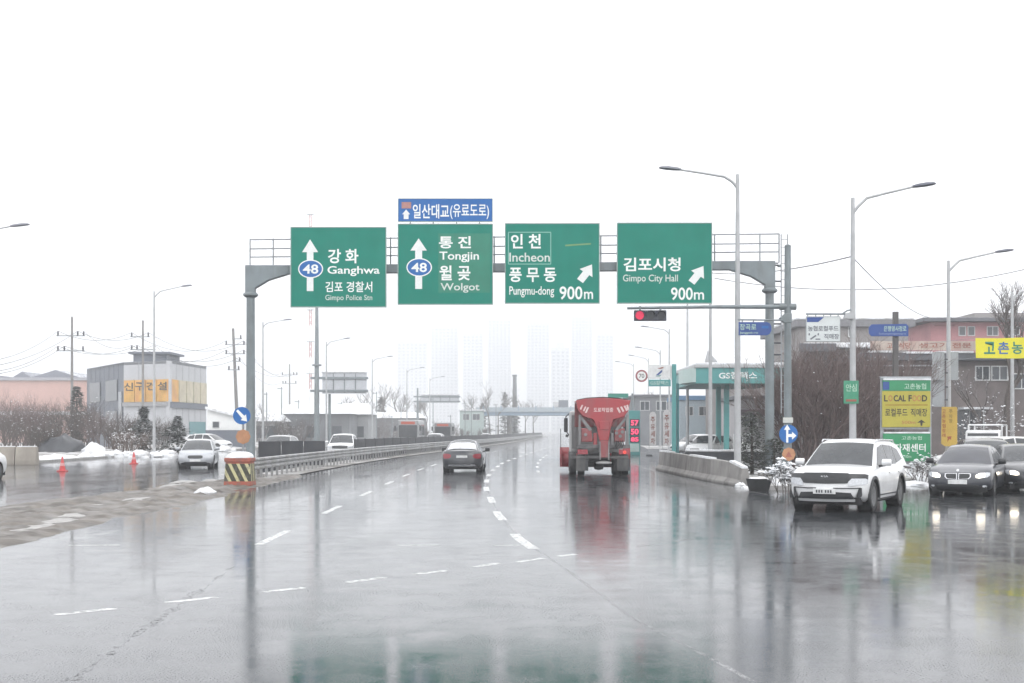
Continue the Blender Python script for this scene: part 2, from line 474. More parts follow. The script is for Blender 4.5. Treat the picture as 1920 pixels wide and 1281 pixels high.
# ------------------------------------------------------------------ painted markings
def line_thing(name): return tag(thing(name, None, None), kind='structure')
def dash(parent, pts, w, material=m_paint_line, z=.0012, name='dash'):
    """ribbon of width w through ground points"""
    m = M(); vs = []
    for i, p in enumerate(pts):
        a = Vector(pts[max(0, i-1)]); b = Vector(pts[min(len(pts)-1, i+1)]); d = (b-a).normalized(); n = Vector((-d.y, d.x))
        q = Vector(p); vs += [(q.x-n.x*w/2, q.y-n.y*w/2, z), (q.x+n.x*w/2, q.y+n.y*w/2, z)]
    m.add(vs, [(2*i, 2*i+1, 2*i+3, 2*i+2) for i in range(len(pts)-1)])
    return m.build(name, material, parent)
L1 = line_thing('lane_line')
def x1(y): return -4.15 - .012*max(0, y-20)*(1 if y < 60 else 0) - (.48 if y >= 60 else 0) + S(y)
for i in range(24):
    y0 = 21.4 + 8*i
    dash(L1, [(x1(y0+t), y0+t) for t in (0, 1, 2, 3)], .15)
L2 = line_thing('lane_line')
def x2(y):
    t = [(8,2.05),(10.5,1.68),(13,1.2),(18,.68),(22.3,.14),(29.3,-.33),(36,-.6),(41.5,-.83),(47,-.95),(54,-1.0),(63,-.9),(76,-.55),(100,.9),(118,2.1),(178,6.6),(300,13.3)]
    for a, b in zip(t, t[1:]):
        if y <= b[0]: return a[1]+(b[1]-a[1])*(y-a[0])/(b[0]-a[0])
    return t[-1][1]
yy = 20.6
for i in range(24):
    dash(L2, [(x2(yy+t), yy+t) for t in (0, 1, 2, 3)], .19)
    yy += 6.6 if i < 10 else 8
m_ghost = worn_paint('ghost_of_road_paint', (.36,.36,.37), .25, .30, .58, .0, 5.0)
L3 = line_thing('worn_lane_line')
dash(L3, [(x2(7+i*.6)+.02, 7+i*.6) for i in range(150)], .055, m_ghost, z=.0008, name='stripe')
# dotted turning guide across the junction
L4 = line_thing('turn_guide_line')
g4 = [G(*q) for q in ((104,1153),(215,1141),(312,1130),(406,1120),(495,1110),(570,1102),(652,1092),(720,1083),(776,1077),(838,1070),(890,1063),(937,1056),(970,1054),(1018,1047),(1048,1043),(1082,1039))]
for a, b in zip(g4[::2], g4[1::2]): dash(L4, [(a.x, a.y), (b.x, b.y)], .12)
for q in ((1195,1026,1228,1021),(1262,1016,1296,1011)): 
    a, b = G(*q[:2]), G(*q[2:]); dash(L4, [(a.x, a.y), (b.x, b.y)], .1, m_faint_line)
L5 = line_thing('turn_guide_line')
for x0, x1_ in ((130,225),(365,430),(745,826),(925,985),(1190,1285)):
    a, b = G(x0, 1023), G(x1_, 1022); dash(L5, [(a.x, a.y), (b.x, b.y)], .09, m_faint_line if x0 in (365, 1190) else m_paint_line)
# right-hand edge line beside the wall and the line left of the truck
L6 = line_thing('edge_line')
dash(L6, [(7.6,38),(7.15,46),(6.75,56),(6.75,66),(6.9,76),(7.9,95)], .15, m_faint_line, name='stripe')
L7 = line_thing('lane_line')
for i in range(6):
    y0 = 58 + 8*i; dash(L7, [(1.15+S(y0+t)*.9, y0+t) for t in (0, 1.5, 3)], .15)
L8 = line_thing('edge_line')
dash(L8, [(-8.5+S(y), y) for y in range(49, 240, 8)], .14, m_faint_line, name='stripe')
L9 = line_thing('lane_line')
for i in range(14):
    y0 = 20 + 8*i
    for xx in (-16.6, -20.3): dash(L9, [(xx+S(y0+t), y0+t) for t in (0, 1.5, 3)], .15, m_faint_line)

# tar seams on the carriageway
m_tar = worn_paint('tar_seam', (.02,.02,.021), .5, .34, .46, .0, 14.0, 45.0)
sm = line_thing('tar_seam')
def seam(p0, p1, w, n=110, wob=.05, seed=0):
    a, b = G(*p0), G(*p1); pts = []
    for i in range(n+1):
        t = i/n; q = a.lerp(b, t); pts.append((q.x+wob*mnoise.noise((t*9+seed, seed, 0))+.02*mnoise.noise((t*60, seed, 2)), q.y))
    m = M(); vs = []
    for i, q in enumerate(pts):
        ww = w*max(.06, .5+1.1*mnoise.noise((i*.37+seed, 1.5, 0))); vs += [(q[0]-ww*.6, q[1]-ww*.3, .0005), (q[0]+ww*.6, q[1]+ww*.3, .0005)]
    m.add(vs, [(2*i, 2*i+1, 2*i+3, 2*i+2) for i in range(n)]); m.build('seam', m_tar, sm)
seam((440,1062),(130,1278), .11, seed=2)
seam((1085,880),(1185,945), .06, seed=5, wob=.03)
seam((1060,903),(1150,898), .1, seed=7)
# ================================================================== sign gantry over the road
GL, GR = 52.8, 51.2
def gd(px): return GL + (GR-GL)*(px-470)/(1443-470)
pl, pr = P(470, 500, GL), P(1443, 491, GR)
XL, XR = GX(470, GL), GX(1443, GR)
ga = thing('sign_gantry', 'grey steel portal gantry carrying four green signs over the carriageway', 'gantry', (XL, GL, 0))
def gl(p): return Vector((p[0]-XL, p[1]-GL, p[2]))
for px, d, z1 in ((470, GL, ZT(553, GL)), (1443, GR, ZT(545, GR))):
    x = GX(px, d); c = gl((x, d, 0))
    m = M(); m.tube(c, c+Vector((0,0,z1)), .19, .17, 20)
    m.build('post', m_gantry, ga, smooth=40)
    m = M(); m.lathe([(.18,-.12),(.24,-.09),(.31,-.03),(.31,.03),(.24,.09),(.18,.12)], tuple(c+Vector((0,0,z1))), n=20)
    m.build('flange', m_gantry, ga, smooth=40)
    m = M(); m.bb(c.x-.4, c.x+.4, c.y-.4, c.y+.4, 0, .35); m.build('footing', m_conc, ga, bevel=.03)
# beam with haunched ends
zb = [ZT(517, GL), ZT(497, GL)]
def beam_z(px, py): return P(px, py, gd(px)).z
bm_pts_top = [(463, 498), (1450, 490)]
m = M()
for sgn, px, ins in ((1, 470, 545), (-1, 1443, 1385)):
    d = gd(px); c = gl((GX(px, d), d, 0)); zt = ZT(498 if sgn > 0 else 490, d); zf = ZT(553 if sgn > 0 else 545, d)
    h = .36
    xs = [-.2, .2, .2, .75, 1.6, 1.6, -.2]; zs = [zf, zf, zt-.95, zt-.62, zt-h, zt, zt]
    m = M(); m.prism([(c.x+sgn*x, z) for x, z in zip(xs, zs)], c.y-.17, c.y+.17, 'y')
    m.build('haunch', m_gantry, ga, bevel=.02)
a = gl((GX(470, GL), GL, 0)); b = gl((GX(1443, GR), GR, 0)); za, zb_ = ZT(498, GL), ZT(490, GR)
m = M(); vs = []
for q, z in ((a+Vector((1.59,0,0)), za), (b-Vector((1.59,0,0)), zb_)):
    vs += [(q.x, q.y-.165, z-.355), (q.x, q.y+.165, z-.355), (q.x, q.y+.165, z-.004), (q.x, q.y-.165, z-.004)]
m.add(vs, [(0,1,2,3),(7,6,5,4),(0,4,5,1),(1,5,6,2),(2,6,7,3),(3,7,4,0)]); m.build('beam', m_gantry, ga, bevel=.02)
# catwalk rails and stanchions
zr = [1.14, .76, .42]
for k, hz in enumerate(zr):
    m = M(); m.tube((a.x-.05, a.y+.3, za+hz-.03), (b.x+.45, b.y+.3, zb_+hz), .028, n=8); m.build('rail', m_steel, ga, smooth=40)
for px in (466, 511, 560, 620, 680, 737, 790, 850, 910, 934, 990, 1050, 1100, 1134, 1190, 1250, 1300, 1345, 1428, 1463):
    t = (px-470)/(1443-470); q = a.lerp(b, t); zz = za+(zb_-za)*t
    m = M(); m.tube((q.x, q.y+.3, zz-.02), (q.x, q.y+.3, zz+1.15), .03, n=8); m.build('stanchion', m_steel, ga, smooth=40)
    m = M(); m.bb(q.x-.05, q.x+.05, q.y+.12, q.y+.36, zz-.2, zz-.12); m.build('bracket', m_gantry, ga)
m = M(); m.bb(0,0.001,0,.001,0,.001)
m = M(); vs = []
for q, z in ((a, za), (b+Vector((.4,0,0)), zb_)): vs += [(q.x, q.y+.19, z-.06), (q.x, q.y+.42, z-.06), (q.x, q.y+.42, z-.02), (q.x, q.y+.19, z-.02)]
m.add(vs, [(0,1,2,3),(7,6,5,4),(0,4,5,1),(1,5,6,2),(2,6,7,3),(3,7,4,0)]); m.build('walkway', m_steel, ga)
# ladder up the right-hand post
lx, ly = b.x+.5, b.y+.12
m = M()
lo, hi = 2.6, zb_+1.1
for dx in (-.01, .24):
    M().bb(lx+dx-.022, lx+dx+.022, ly-.02, ly+.02, lo, hi).build('ladder_stile', m_steel, ga)
me = M().tube((lx+.015, ly, 0), (lx+.215, ly, 0), .014, n=6).mesh('rung')
z = lo+.25
while z < hi-.1:
    obj('rung', me, m_steel, ga, loc=(0, 0, z)); z += .32
me = M().bb(b.x+.17, lx-.03, ly-.03, ly+.03, -.03, .03).mesh('ladder_bracket')
for py in (497, 527, 570, 607, 643, 665): obj('ladder_bracket', me, m_dark, ga, loc=(0, 0, ZT(py, GR)))

m_tx = mat('reflective_white_letters', (.82,.84,.82), .5, 0, .06, 4)
m_txg = mat('greyed_letters', (.60,.66,.62), .5, 0, .1, 4)
m_arrow = mat('reflective_arrow', (.76,.78,.77), .5, 0, .06, 3)
m_rimg = mat('sign_rim', (.30,.38,.36), .5, .1, .1, 3)
def gsign(rect, label, d=None):
    d = d or gd((rect[0]+rect[2])/2) - .5
    s = Board('direction_sign', label, 'road sign', rect, d, m_green, .07, 'green direction signs hung on the gantry', rim=.035, rim_mat=m_rimg)
    # backing ribs
    a_, b_ = s.q(rect[0], rect[1]), s.q(rect[2], rect[3])
    for t in (.2, .5, .8):
        x = a_[0]+(b_[0]-a_[0])*t
        M().bb(x-.04, x+.04, .08, .19, b_[1]+.1, a_[1]-.1).build('rib', m_steel, s.o)
    return s
def up_arrow(s, cx, tip, head_y, hw, sw, bot):
    s.poly([(cx-sw, bot), (cx-sw, head_y), (cx-hw, head_y), (cx, tip), (cx+hw, head_y), (cx+sw, head_y), (cx+sw, bot)], m_arrow, 'arrow')
def shield(s, cx, cy_, rx, ry):
    s.ell(cx, cy_, rx, ry, m_tx, 'shield_rim', lift=.008)
    s.ell(cx, cy_, rx-2.2, ry-2.2, m_blue, 'route_shield', lift=.013)
    s.text('48', (cx-14.5, cy_-8.5, cx+14.5, cy_+9), m_tx, .02, lift=.019)
s = gsign((546, 427, 723, 575), 'green direction sign for Ganghwa with straight arrow and route 48 shield')
up_arrow(s, 581.5, 449, 473, 15, 6.2, 546); shield(s, 582.5, 504.5, 23.5, 17.5)
s.text('강 화', (615, 467, 672, 494), m_tx, .022); s.text('Ganghwa', (614, 499, 712, 518), m_tx, .014)
s.text('김포 경찰서', (610, 528, 698, 548), m_tx, .014); s.text('Gimpo Police Stn', (610, 553, 698, 566), m_txg, .006)
s = gsign((747, 421, 923, 570), 'green direction sign for Tongjin and Wolgot with straight arrow and route 48 shield')
up_arrow(s, 785, 447, 470, 15.5, 6.5, 542); shield(s, 786, 501.5, 24, 17.5)
m_patch = mat('green_patch_sheeting', (.012,.20,.130), .5, 0, .1, 1.5)
s.poly([(822,438),(919,438),(919,549),(822,549)], m_patch, 'overlay', lift=.001, th=.002)
s.text('통 진', (823, 443, 883, 466), m_tx, .022, lift=.005); s.text('Tongjin', (824, 472, 898, 492), m_tx, .014, lift=.005)
s.text('월 곶', (824, 498, 882, 526), m_tx, .022, lift=.005); s.text('Wolgot', (826, 531, 899, 549), m_txg, .012, lift=.005)
s = gsign((948, 420, 1123, 568), 'green direction sign for Incheon and Pungmu-dong with slanting arrow')
m_thin = mat('patch_outline', (.25,.50,.42), .5, 0, .1, 4)
for q in ((953,435,1033,436.4),(953,494.6,1033,496),(952.5,436.5,954,494.5),(1032,436.5,1033.4,494.5)):
    s.poly([(q[0],q[1]),(q[2],q[1]),(q[2],q[3]),(q[0],q[3])], m_thin, 'patch_edge')
s.text('인 천', (958, 439, 1014, 466), m_tx, .022); s.text('Incheon', (955, 474, 1031, 491), m_txg, .012)
s.text('풍 무 동', (955, 502, 1043, 529), m_tx, .022); s.text('Pungmu-dong', (955, 537, 1039, 558), m_tx, .008)
s.text('900', (1049, 537, 1092, 562), m_tx, .016); s.text('m', (1095, 547, 1112, 561), m_tx, .012)
def slant(s, x, y): s.poly([(x+28,y),(x+29,y+24),(x+23,y+20),(x+11,y+35),(x,y+27),(x+11,y+13),(x+5,y+8.5)], m_arrow, 'arrow')
slant(s, 1082, 496)
s.poly([(1060,459),(1108,456),(1108,458.5),(1060,462)], mat('rust_streak', (.16,.30,.12), .6), 'streak', lift=.001, th=.002)
s = gsign((1158, 419, 1334, 568), 'green direction sign for Gimpo City Hall with slanting arrow')
s.text('김포시청', (1169, 483, 1276, 509), m_tx, .022); s.text('Gimpo City Hall', (1168, 515, 1271, 532), m_txg, .008)
s.text('900', (1258, 539, 1299, 563), m_tx, .016); s.text('m', (1301, 548, 1320, 562), m_tx, .012)
slant(s, 1291, 499)
s = Board('bridge_sign', 'narrow blue sign for the toll bridge on top of the Tongjin sign', 'road sign', (747, 373, 923, 415), gd(835)-.5, m_blue, .07, rim=.02, rim_mat=m_rimg)
s.text('일산대교', (774, 383, 842, 410), m_tx, .016); s.text('(유료도로)', (844, 383, 917, 411), m_tx, .010)
s.poly([(757,411),(757,402),(754,402),(761.5,393),(769,402),(766,402),(766,411)], m_arrow, 'arrow')
s.poly([(753,379),(771,379),(771,391),(753,391)], mat('faded_red_badge', (.40,.20,.18), .6), 'badge')
a_ = s.q(747, 373)
for px in (769, 812, 856, 899):
    x = s.q(px, 400)[0]; M().bb(x-.025, x+.025, .08, .14, s.q(0,424)[1], s.q(0,376)[1]).build('strut', m_steel, s.o)

# ================================================================== traffic signal
TD = 47.0
tx = GX(1477, TD); zt = ZT(462, TD)
ts = thing('traffic_signal', 'grey traffic signal mast with long arm and red light lit', 'traffic light', (tx, TD, 0))
m = M(); m.tube((0,0,0), (0,0,zt), .15, .115, 18); m.build('mast', m_gantry, ts, smooth=40)
m = M(); m.lathe([(.12,0),(.125,.03),(.05,.08)], (0,0,zt-.01), n=16); m.build('cap', m_gantry, ts, smooth=40)
za = ZT(577, TD)
e = P(1176, 579, TD); ex = e.x-tx
m = M(); m.tube((.22,0,za+.03), (ex*.45,0,za+.03), .085, .07, 14); m.tube((ex*.45-.001,0,za+.03), (ex,0,e.z+.02), .066, .05, 14); m.build('arm', m_gantry, ts, smooth=40)
m = M(); m.tube((-.3,0,za+.03), (.3,0,za+.03), .12, .12, 14); m.build('arm_clamp', m_gantry, ts, smooth=40)
m = M(); m.prism([(-.32, ZT(597,TD)), (-.16, ZT(606,TD)), (.13, ZT(606,TD)), (.13, ZT(588,TD)), (-.1, ZT(588,TD))], -.14, .14, 'y'); m.build('junction_box', m_gantry, ts, bevel=.02)
a_, b_ = P(1188, 583, TD), P(1248, 602.5, TD)
m_sig = mat('signal_housing', (.035,.042,.06), .5, 0, .15, 5)
hd = M().bb(a_.x-tx, b_.x-tx, -.28, -.04, b_.z, a_.z).build('signal_head', m_sig, ts, bevel=.02)
hw_ = (b_.x-a_.x)/3; hc = (a_.z+b_.z)/2
m_redlit = mat('lit_red_lens', (.35,.01,.03), .3, emit=(1.0,.015,.12), estr=.42)
m_off = mat('dark_lens', (.03,.035,.045), .25)
for i in range(3):
    cx = a_.x-tx+hw_*(i+.5)
    M().disc((cx, hc), .155, .155, -.3, -.279, 24).build('lens', m_redlit if i == 0 else m_off, hd, smooth=40)
    v = M(); n = 12; vs = []; r = .178
    for j in range(n+1):
        t = math.pi*(j/n)
        for (yy_, rr) in ((-.281, r), (-.46, r*.98)): vs.append((cx+rr*math.cos(t), yy_, hc+rr*math.sin(t)))
    o_ = len(vs)
    vs2 = [(x+(cx-x)*.07, y, z+(hc-z)*.07) for x, y, z in vs]
    fs = [(2*j, 2*j+1, 2*j+3, 2*j+2) for j in range(n)]
    v.add(vs + vs2, fs + [tuple(i_+o_ for i_ in reversed(f)) for f in fs] + [(2*j+1, 2*j+1+o_, 2*j+3+o_, 2*j+3) for j in range(n)])
    v.build('visor', m_sig, hd, smooth=40)
for i in range(2):
    cx = a_.x-tx+hw_*(.6+1.9*i); M().bb(cx-.03, cx+.03, -.1, .03, a_.z-.005, za+.05).build('hanger', m_gantry, ts)

# ------------------------------------------------------------------ round blue signs and plates
def round_sign(name, label, cx, cy_, r, d, material=m_blue, th=.03):
    s = Board(name, label, 'road sign', (cx-r, cy_-r, cx+r, cy_+r), d, material, th,
              poly=[(cx+r*math.cos(2*math.pi*i/32), cy_+r*math.sin(2*math.pi*i/32)) for i in range(32)])
    return s
s = round_sign('ahead_or_right_sign', 'round blue ahead-or-right arrow sign on the traffic signal mast', 1478.5, 814, 17.5, TD-.22)
s.poly([(1474,830),(1474,806),(1470,806),(1476,796),(1482,806),(1478,806),(1478,814),(1485,814),(1485,809.5),(1493,817),(1485,824.5),(1485,819.5),(1478,819.5),(1478,830)], m_tx, 'arrow')
M().bb(-.06,.06,.03,.12,.25,.33).build('clamp', m_steel, s.o)
s = Board('warning_plate', 'small faded orange diamond plate below the ahead-or-right sign', 'road sign', (1466, 840, 1492, 866), TD-.22, m_orange, .02,
          poly=[(1479+13*math.cos(2*math.pi*(i+.0)/8), 852+13*math.sin(2*math.pi*(i+.0)/8)) for i in range(8)])
s.poly([(1473,857),(1479,846),(1485,857)], m_red_paint, 'symbol'); M().bb(-.05,.05,.02,.12,.15,.25).build('clamp', m_steel, s.o)
s = Board('notice_plate', 'small pale notice plate above the ahead-or-right sign', 'road sign', (1468, 783, 1487, 793), TD-.2, mat('pale_plate', (.55,.56,.53), .6), .02)
M().bb(-.05,.05,.02,.1,.05,.12).build('clamp', m_steel, s.o)

KD = 46.2
kx = GX(456, KD)
kp = thing('keep_right_sign', 'round blue keep-right arrow sign on a thin post behind the striped block', 'road sign', (kx, KD, 0))
M().tube((0,0,0), (0,0,ZT(770,KD)), .035, n=10).build('post', m_steel, kp, smooth=40)
c = P(454, 779.5, KD); rr = 16.3*KD/F
M().disc((c.x-kx, c.z), rr, rr, -.075, -.04, 32).build('panel', m_blue, kp)
def loc(px, py): q = P(px, py, KD); return (q.x-kx, q.z)
M().prism([loc(*q) for q in ((443.5,771),(447,768),(459,780),(462,777),(464,790.5),(452,788),(455,785))], -.082, -.0755, 'y').build('arrow', m_tx, kp)
c = P(456.5, 819, KD); r2 = 14*KD/F
dm = M().prism([(c.x-kx+r2*math.cos(R(a_)), c.z+r2*math.sin(R(a_))) for a_ in range(0, 360, 45)], -.07, -.042, 'y').build('warning_plate', m_orange, kp)
dm['label'] = 'faded orange warning plate below the blue disc'

# ------------------------------------------------------------------ striped end block with snow cap
BD = 44.0
bx = GX(450, BD)
def stripes():
    m = bpy.data.materials.new('hazard_stripes'); m.use_nodes = True
    N, L = m.node_tree.nodes, m.node_tree.links; b = N['Principled BSDF']; b.inputs['Roughness'].default_value = .55
    tc = N.new('ShaderNodeTexCoord'); sx = N.new('ShaderNodeSeparateXYZ'); L.new(tc.outputs['Object'], sx.inputs[0])
    def mt(op, a, c_):
        q = N.new('ShaderNodeMath'); q.operation = op
        for i, v in enumerate((a, c_)):
            if isinstance(v, (int, float)): q.inputs[i].default_value = v
            else: L.new(v, q.inputs[i])
        return q.outputs[0]
    sidex = mt('ADD', sx.outputs['X'], mt('MULTIPLY', sx.outputs['Y'], -1))
    u = mt('ADD', mt('MULTIPLY', sidex, 3.55), mt('MULTIPLY', sx.outputs['Z'], 2.0))
    fr = mt('FRACT', mt('ADD', u, 20.15), 0)
    gt = mt('LESS_THAN', fr, .40)
    zlo = mt('LESS_THAN', sx.outputs['Z'], .18); zhi = mt('GREATER_THAN', sx.outputs['Z'], .78)
    red = mt('MAXIMUM', zlo, zhi)
    nz = N.new('ShaderNodeTexNoise'); nz.inputs['Scale'].default_value = 7; nz.inputs['Detail'].default_value = 6; L.new(tc.outputs['Object'], nz.inputs['Vector'])
    m1 = N.new('ShaderNodeMixRGB'); m1.inputs['Color1'].default_value = (.035,.035,.02,1); m1.inputs['Color2'].default_value = (.52,.49,.27,1); L.new(gt, m1.inputs['Fac'])
    m2 = N.new('ShaderNodeMixRGB'); m2.inputs['Color2'].default_value = (.35,.09,.055,1); L.new(red, m2.inputs['Fac']); L.new(m1.outputs[0], m2.inputs['Color1'])
    mr = N.new('ShaderNodeMapRange'); mr.inputs['From Min'].default_value = .5; mr.inputs['From Max'].default_value = .72; mr.inputs['To Max'].default_value = .8; L.new(nz.outputs['Fac'], mr.inputs['Value'])
    m3 = N.new('ShaderNodeMixRGB'); m3.inputs['Color2'].default_value = (.13,.12,.105,1); L.new(mr.outputs[0], m3.inputs['Fac']); L.new(m2.outputs[0], m3.inputs['Color1'])
    L.new(m3.outputs[0], b.inputs['Base Color'])
    return m
eb = thing('impact_block', 'black and yellow striped impact block with red bands and a snow cap', 'barrier', (bx, BD, 0))
m = M(); m.add([(-.47,-.45,.02),(.47,-.45,.02),(.47,.45,.02),(-.47,.45,.02),(-.41,-.4,.92),(.41,-.4,.92),(.41,.4,.92),(-.41,.4,.92)], [(0,3,2,1),(4,5,6,7),(0,1,5,4),(1,2,6,5),(2,3,7,6),(3,0,4,7)])
m.build('body', stripes(), eb, bevel=.03)
M().bb(-.45,.45,-.44,.44,.84,.98).build('top_band', m_red_paint, eb, bevel=.02)
cp = M(); vs, fs = [], []
for j in range(7):
    t = j/6*math.pi/2
    for i in range(20):
        a_ = 2*math.pi*i/20; q = (abs(math.cos(a_))**4+abs(math.sin(a_))**4)**-.25
        w = .45*math.cos(t)**.7*q; vs.append((w*math.cos(a_), w*math.sin(a_), .975+.2*math.sin(t)*(1+.1*math.sin(3*a_))))
for j in range(6):
    for i in range(20): fs.append((j*20+i, j*20+(i+1) % 20, (j+1)*20+(i+1) % 20, (j+1)*20+i))
cp.add(vs, fs); cp.build('snow_cap', m_snow, eb, smooth=50)

# ------------------------------------------------------------------ median guardrail
def grx(y): return -9.85 + S(y)
gr = thing('guardrail', 'weathered corrugated steel guardrail on close-set posts along the median', 'guardrail', (grx(46), 46, 0))
def g_loc(x, y, z): return (x-grx(46), y-46, z)
prof = [(.02,.40),(-.05,.44),(-.05,.50),(.02,.545),(.02,.575),(-.05,.62),(-.05,.68),(.02,.72),(.02,.74),(-.04,.77),(-.04,.83),(.02,.86)]
def rail_run(y0, y1, step):
    m = M(); n = int((y1-y0)/step); k = len(prof); vs = []
    for j in range(n+1):
        y = y0+(y1-y0)*j/n
        for dx, z in prof: vs.append(g_loc(grx(y)-dx, y, z))
        for dx, z in reversed(prof): vs.append(g_loc(grx(y)-dx-.012, y, z))
    K = 2*k
    fs = [(j*K+i, j*K+(i+1) % K, (j+1)*K+(i+1) % K, (j+1)*K+i) for j in range(n) for i in range(K)]
    fs += [tuple(range(K)), tuple(range(n*K+K-1, n*K-1, -1))]
    return m.add(vs, fs)
y = 46.2
while y < 130:
    rail_run(y, min(y+5.6, 130)-.02, 1.4).build('beam', m_rail, gr); y += 5.6
rail_run(130, 380, 5).build('far_beam', m_rail, gr)
pm = M().bb(-.045,.045,-.06,.06,-.05,.78).mesh('post')
y = 46.3
while y < 130:
    q = g_loc(grx(y)-.11, y, 0); obj('post', pm, m_rail, gr, loc=q); y += 1.12
m = M(); y = 131
while y < 380:
    q = g_loc(grx(y)-.11, y, 0); m.bb(q[0]-.05, q[0]+.05, q[1]-.06, q[1]+.06, -.05, .78); y += 2.2
tag(m.build('far_posts', m_rail, gr), kind='stuff')
# bulged end piece
m = M(); m.lathe([(.0,0),(.14,0),(.16,.06),(.16,.4),(.14,.46),(0,.46)], g_loc(grx(46.1), 46.1, .4), n=12); m.build('end_piece', m_rail, gr, smooth=40)
# second, darker panel barrier behind it
m_panel = mat('dark_barrier_panel', (.035,.038,.046), .6, 0, .2, 1.5, dirt=((.09,.088,.085), .4, 1.2))
db = thing('median_panel_fence', 'dark solid panel fence running along the median behind the guardrail', 'fence', (grx(80)-.75, 80, 0))
y = 81
while y < 380:
    L_ = 4 if y < 160 else 12
    a_ = Vector((grx(y)-.75 - (grx(80)-.75), y-80, 0)); b_ = Vector((grx(y+L_)-.75 - (grx(80)-.75), y+L_-80, 0)); d_ = (b_-a_).normalized()*.03; a2, b2 = a_+d_, b_-d_
    m = M(); n_ = Vector((.03,0,0))
    m.add([a2-n_, a2+n_, b2+n_, b2-n_] + [v+Vector((0,0,1.36)) for v in (a2-n_, a2+n_, b2+n_, b2-n_)], [(0,3,2,1),(4,5,6,7),(0,1,5,4),(1,2,6,5),(2,3,7,6),(3,0,4,7)])
    m.build('panel', m_panel, db)
    M().bb(a_.x-.05, a_.x+.05, a_.y-.025, a_.y+.025, 0, 1.39).build('post', m_panel, db)
    y += L_
a_, b_ = P(484, 829, 66), P(610, 829, 69)
df = thing('gap_barrier', 'dark flat barrier panels standing alone at the median gap beside the keep-right sign', 'barrier', (a_.x, a_.y, 0))
for i in range(3):
    p0, p1 = a_.lerp(b_, i/3), a_.lerp(b_, (i+1)/3); q0 = Vector((p0.x-a_.x, p0.y-a_.y, 0)); q1 = Vector((p1.x-a_.x, p1.y-a_.y, 0)); dd = (q1-q0).normalized()*.02
    vs = []
    for z in (.05, 1.36 if i != 1 else 1.37):
        for q, s_ in ((q0+dd, -1), (q1-dd, -1), (q1-dd, 1), (q0+dd, 1)): vs.append((q.x, q.y+s_*.05, z))
    M().add(vs, [(0,3,2,1),(4,5,6,7),(0,1,5,4),(1,2,6,5),(2,3,7,6),(3,0,4,7)]).build('panel', m_panel, df, bevel=.015)
    M().bb(q0.x-.2, q0.x+.2, q0.y-.25, q0.y+.25, 0, .1).build('foot', m_conc, df, bevel=.02)

# ------------------------------------------------------------------ street lamps
def lamp(name, label, px, d, top_py, arm_px, arm_py, group=None, head_blue=False, r=.10, base_z=0.0, curve=True):
    """post with a swept arm: arm end given in photo pixels of its own distance"""
    x = GX(px, d); zt = ZT(top_py, d); e = P(arm_px, arm_py, d); ax = e.x-x; az = e.z
    t = thing(name, label, 'street lamp', (x, d, base_z), 0, group)
    zt -= base_z; az -= base_z
    sgn = 1 if ax > 0 else -1
    M().tube((0,0,0), (0,0,zt), r*1.25, r*.62, 14).build('post', m_lamp, t, smooth=40)
    M().lathe([(r*2,0),(r*2,.06),(r*1.4,.09),(r*1.35,.5),(r*1.22,.52)], n=14).build('base', m_lamp, t, smooth=40)
    L_ = abs(ax); hl = min(.95, L_*.28)
    z0 = zt-.28*min(1, L_/2.5)
    pts = [Vector((0,0,z0-.25)), Vector((sgn*.07*L_,0,z0+.0)), Vector((sgn*.17*L_,0,z0+(az-z0)*.36)), Vector((sgn*.4*L_,0,z0+(az-z0)*.58)), Vector((sgn*(L_-hl),0,z0+(az-z0)*.86))]
    M().path(pts, [r*.5, r*.48, r*.45, r*.4, r*.35], 10).build('arm', m_lamp, t, smooth=50)
    q = pts[-1]; dirv = Vector((ax,0,az))-q; dirv.normalize(); up = Vector((-dirv.z*sgn, 0, dirv.x*sgn)).normalized()
    h = M(); vs = []; secs = [(0,.07,.05),(.2,.13,.075),(.6,.15,.085),(.9,.12,.06),(1,.05,.03)]
    for f_, w_, hh in secs:
        c_ = q+dirv*hl*1.02*f_
        vs += [c_+Vector((0,-w_,0)), c_+Vector((0,-w_*.7,0))+up*hh, c_+Vector((0,w_*.7,0))+up*hh, c_+Vector((0,w_,0)), c_+Vector((0,w_*.6,0))-up*hh*.5, c_+Vector((0,-w_*.6,0))-up*hh*.5]
    fs = [(j*6+i, j*6+(i+1) % 6, (j+1)*6+(i+1) % 6, (j+1)*6+i) for j in range(4) for i in range(6)] + [tuple(range(6)), tuple(range(29,23,-1))]
    h.add(vs, fs); hd_ = h.build('lamp_head', mat('lamp_head_grey', (.10,.11,.14), .45, .2) if head_blue else mat('lamp_head_light', (.20,.21,.24), .45, .2), t, smooth=40)
    return t
lamp('street_lamp', 'tall street lamp with left-reaching arm behind the concrete wall end', 1383, 50, 327, 1236, 315, r=.115)
s1 = lamp('street_lamp', 'grey street lamp carrying the white market sign and a green plate', 1599, 44, 371, 1754, 345, head_blue=True, r=.105)
lamp('street_lamp', 'grey street lamp carrying the orange vertical sign', 1778.5, 61, 489, 1900, 469, head_blue=True, r=.11)
lamp('street_lamp', 'street lamp beside the bare roadside tree above the yellow banner', 1898, 75, 548, 1990, 533, head_blue=True, r=.11)
grp = 'lamps along the left kerb'
LL = ('slim street lamp whose arm reaches over the concrete blocks', 'slim street lamp standing before the grey clad office', 'slim street lamp just past the gantry post on the oncoming kerb', 'slim street lamp behind the back of the cantilever sign frame') + ('far slim street lamp with right-reaching arm on the oncoming kerb',)*3
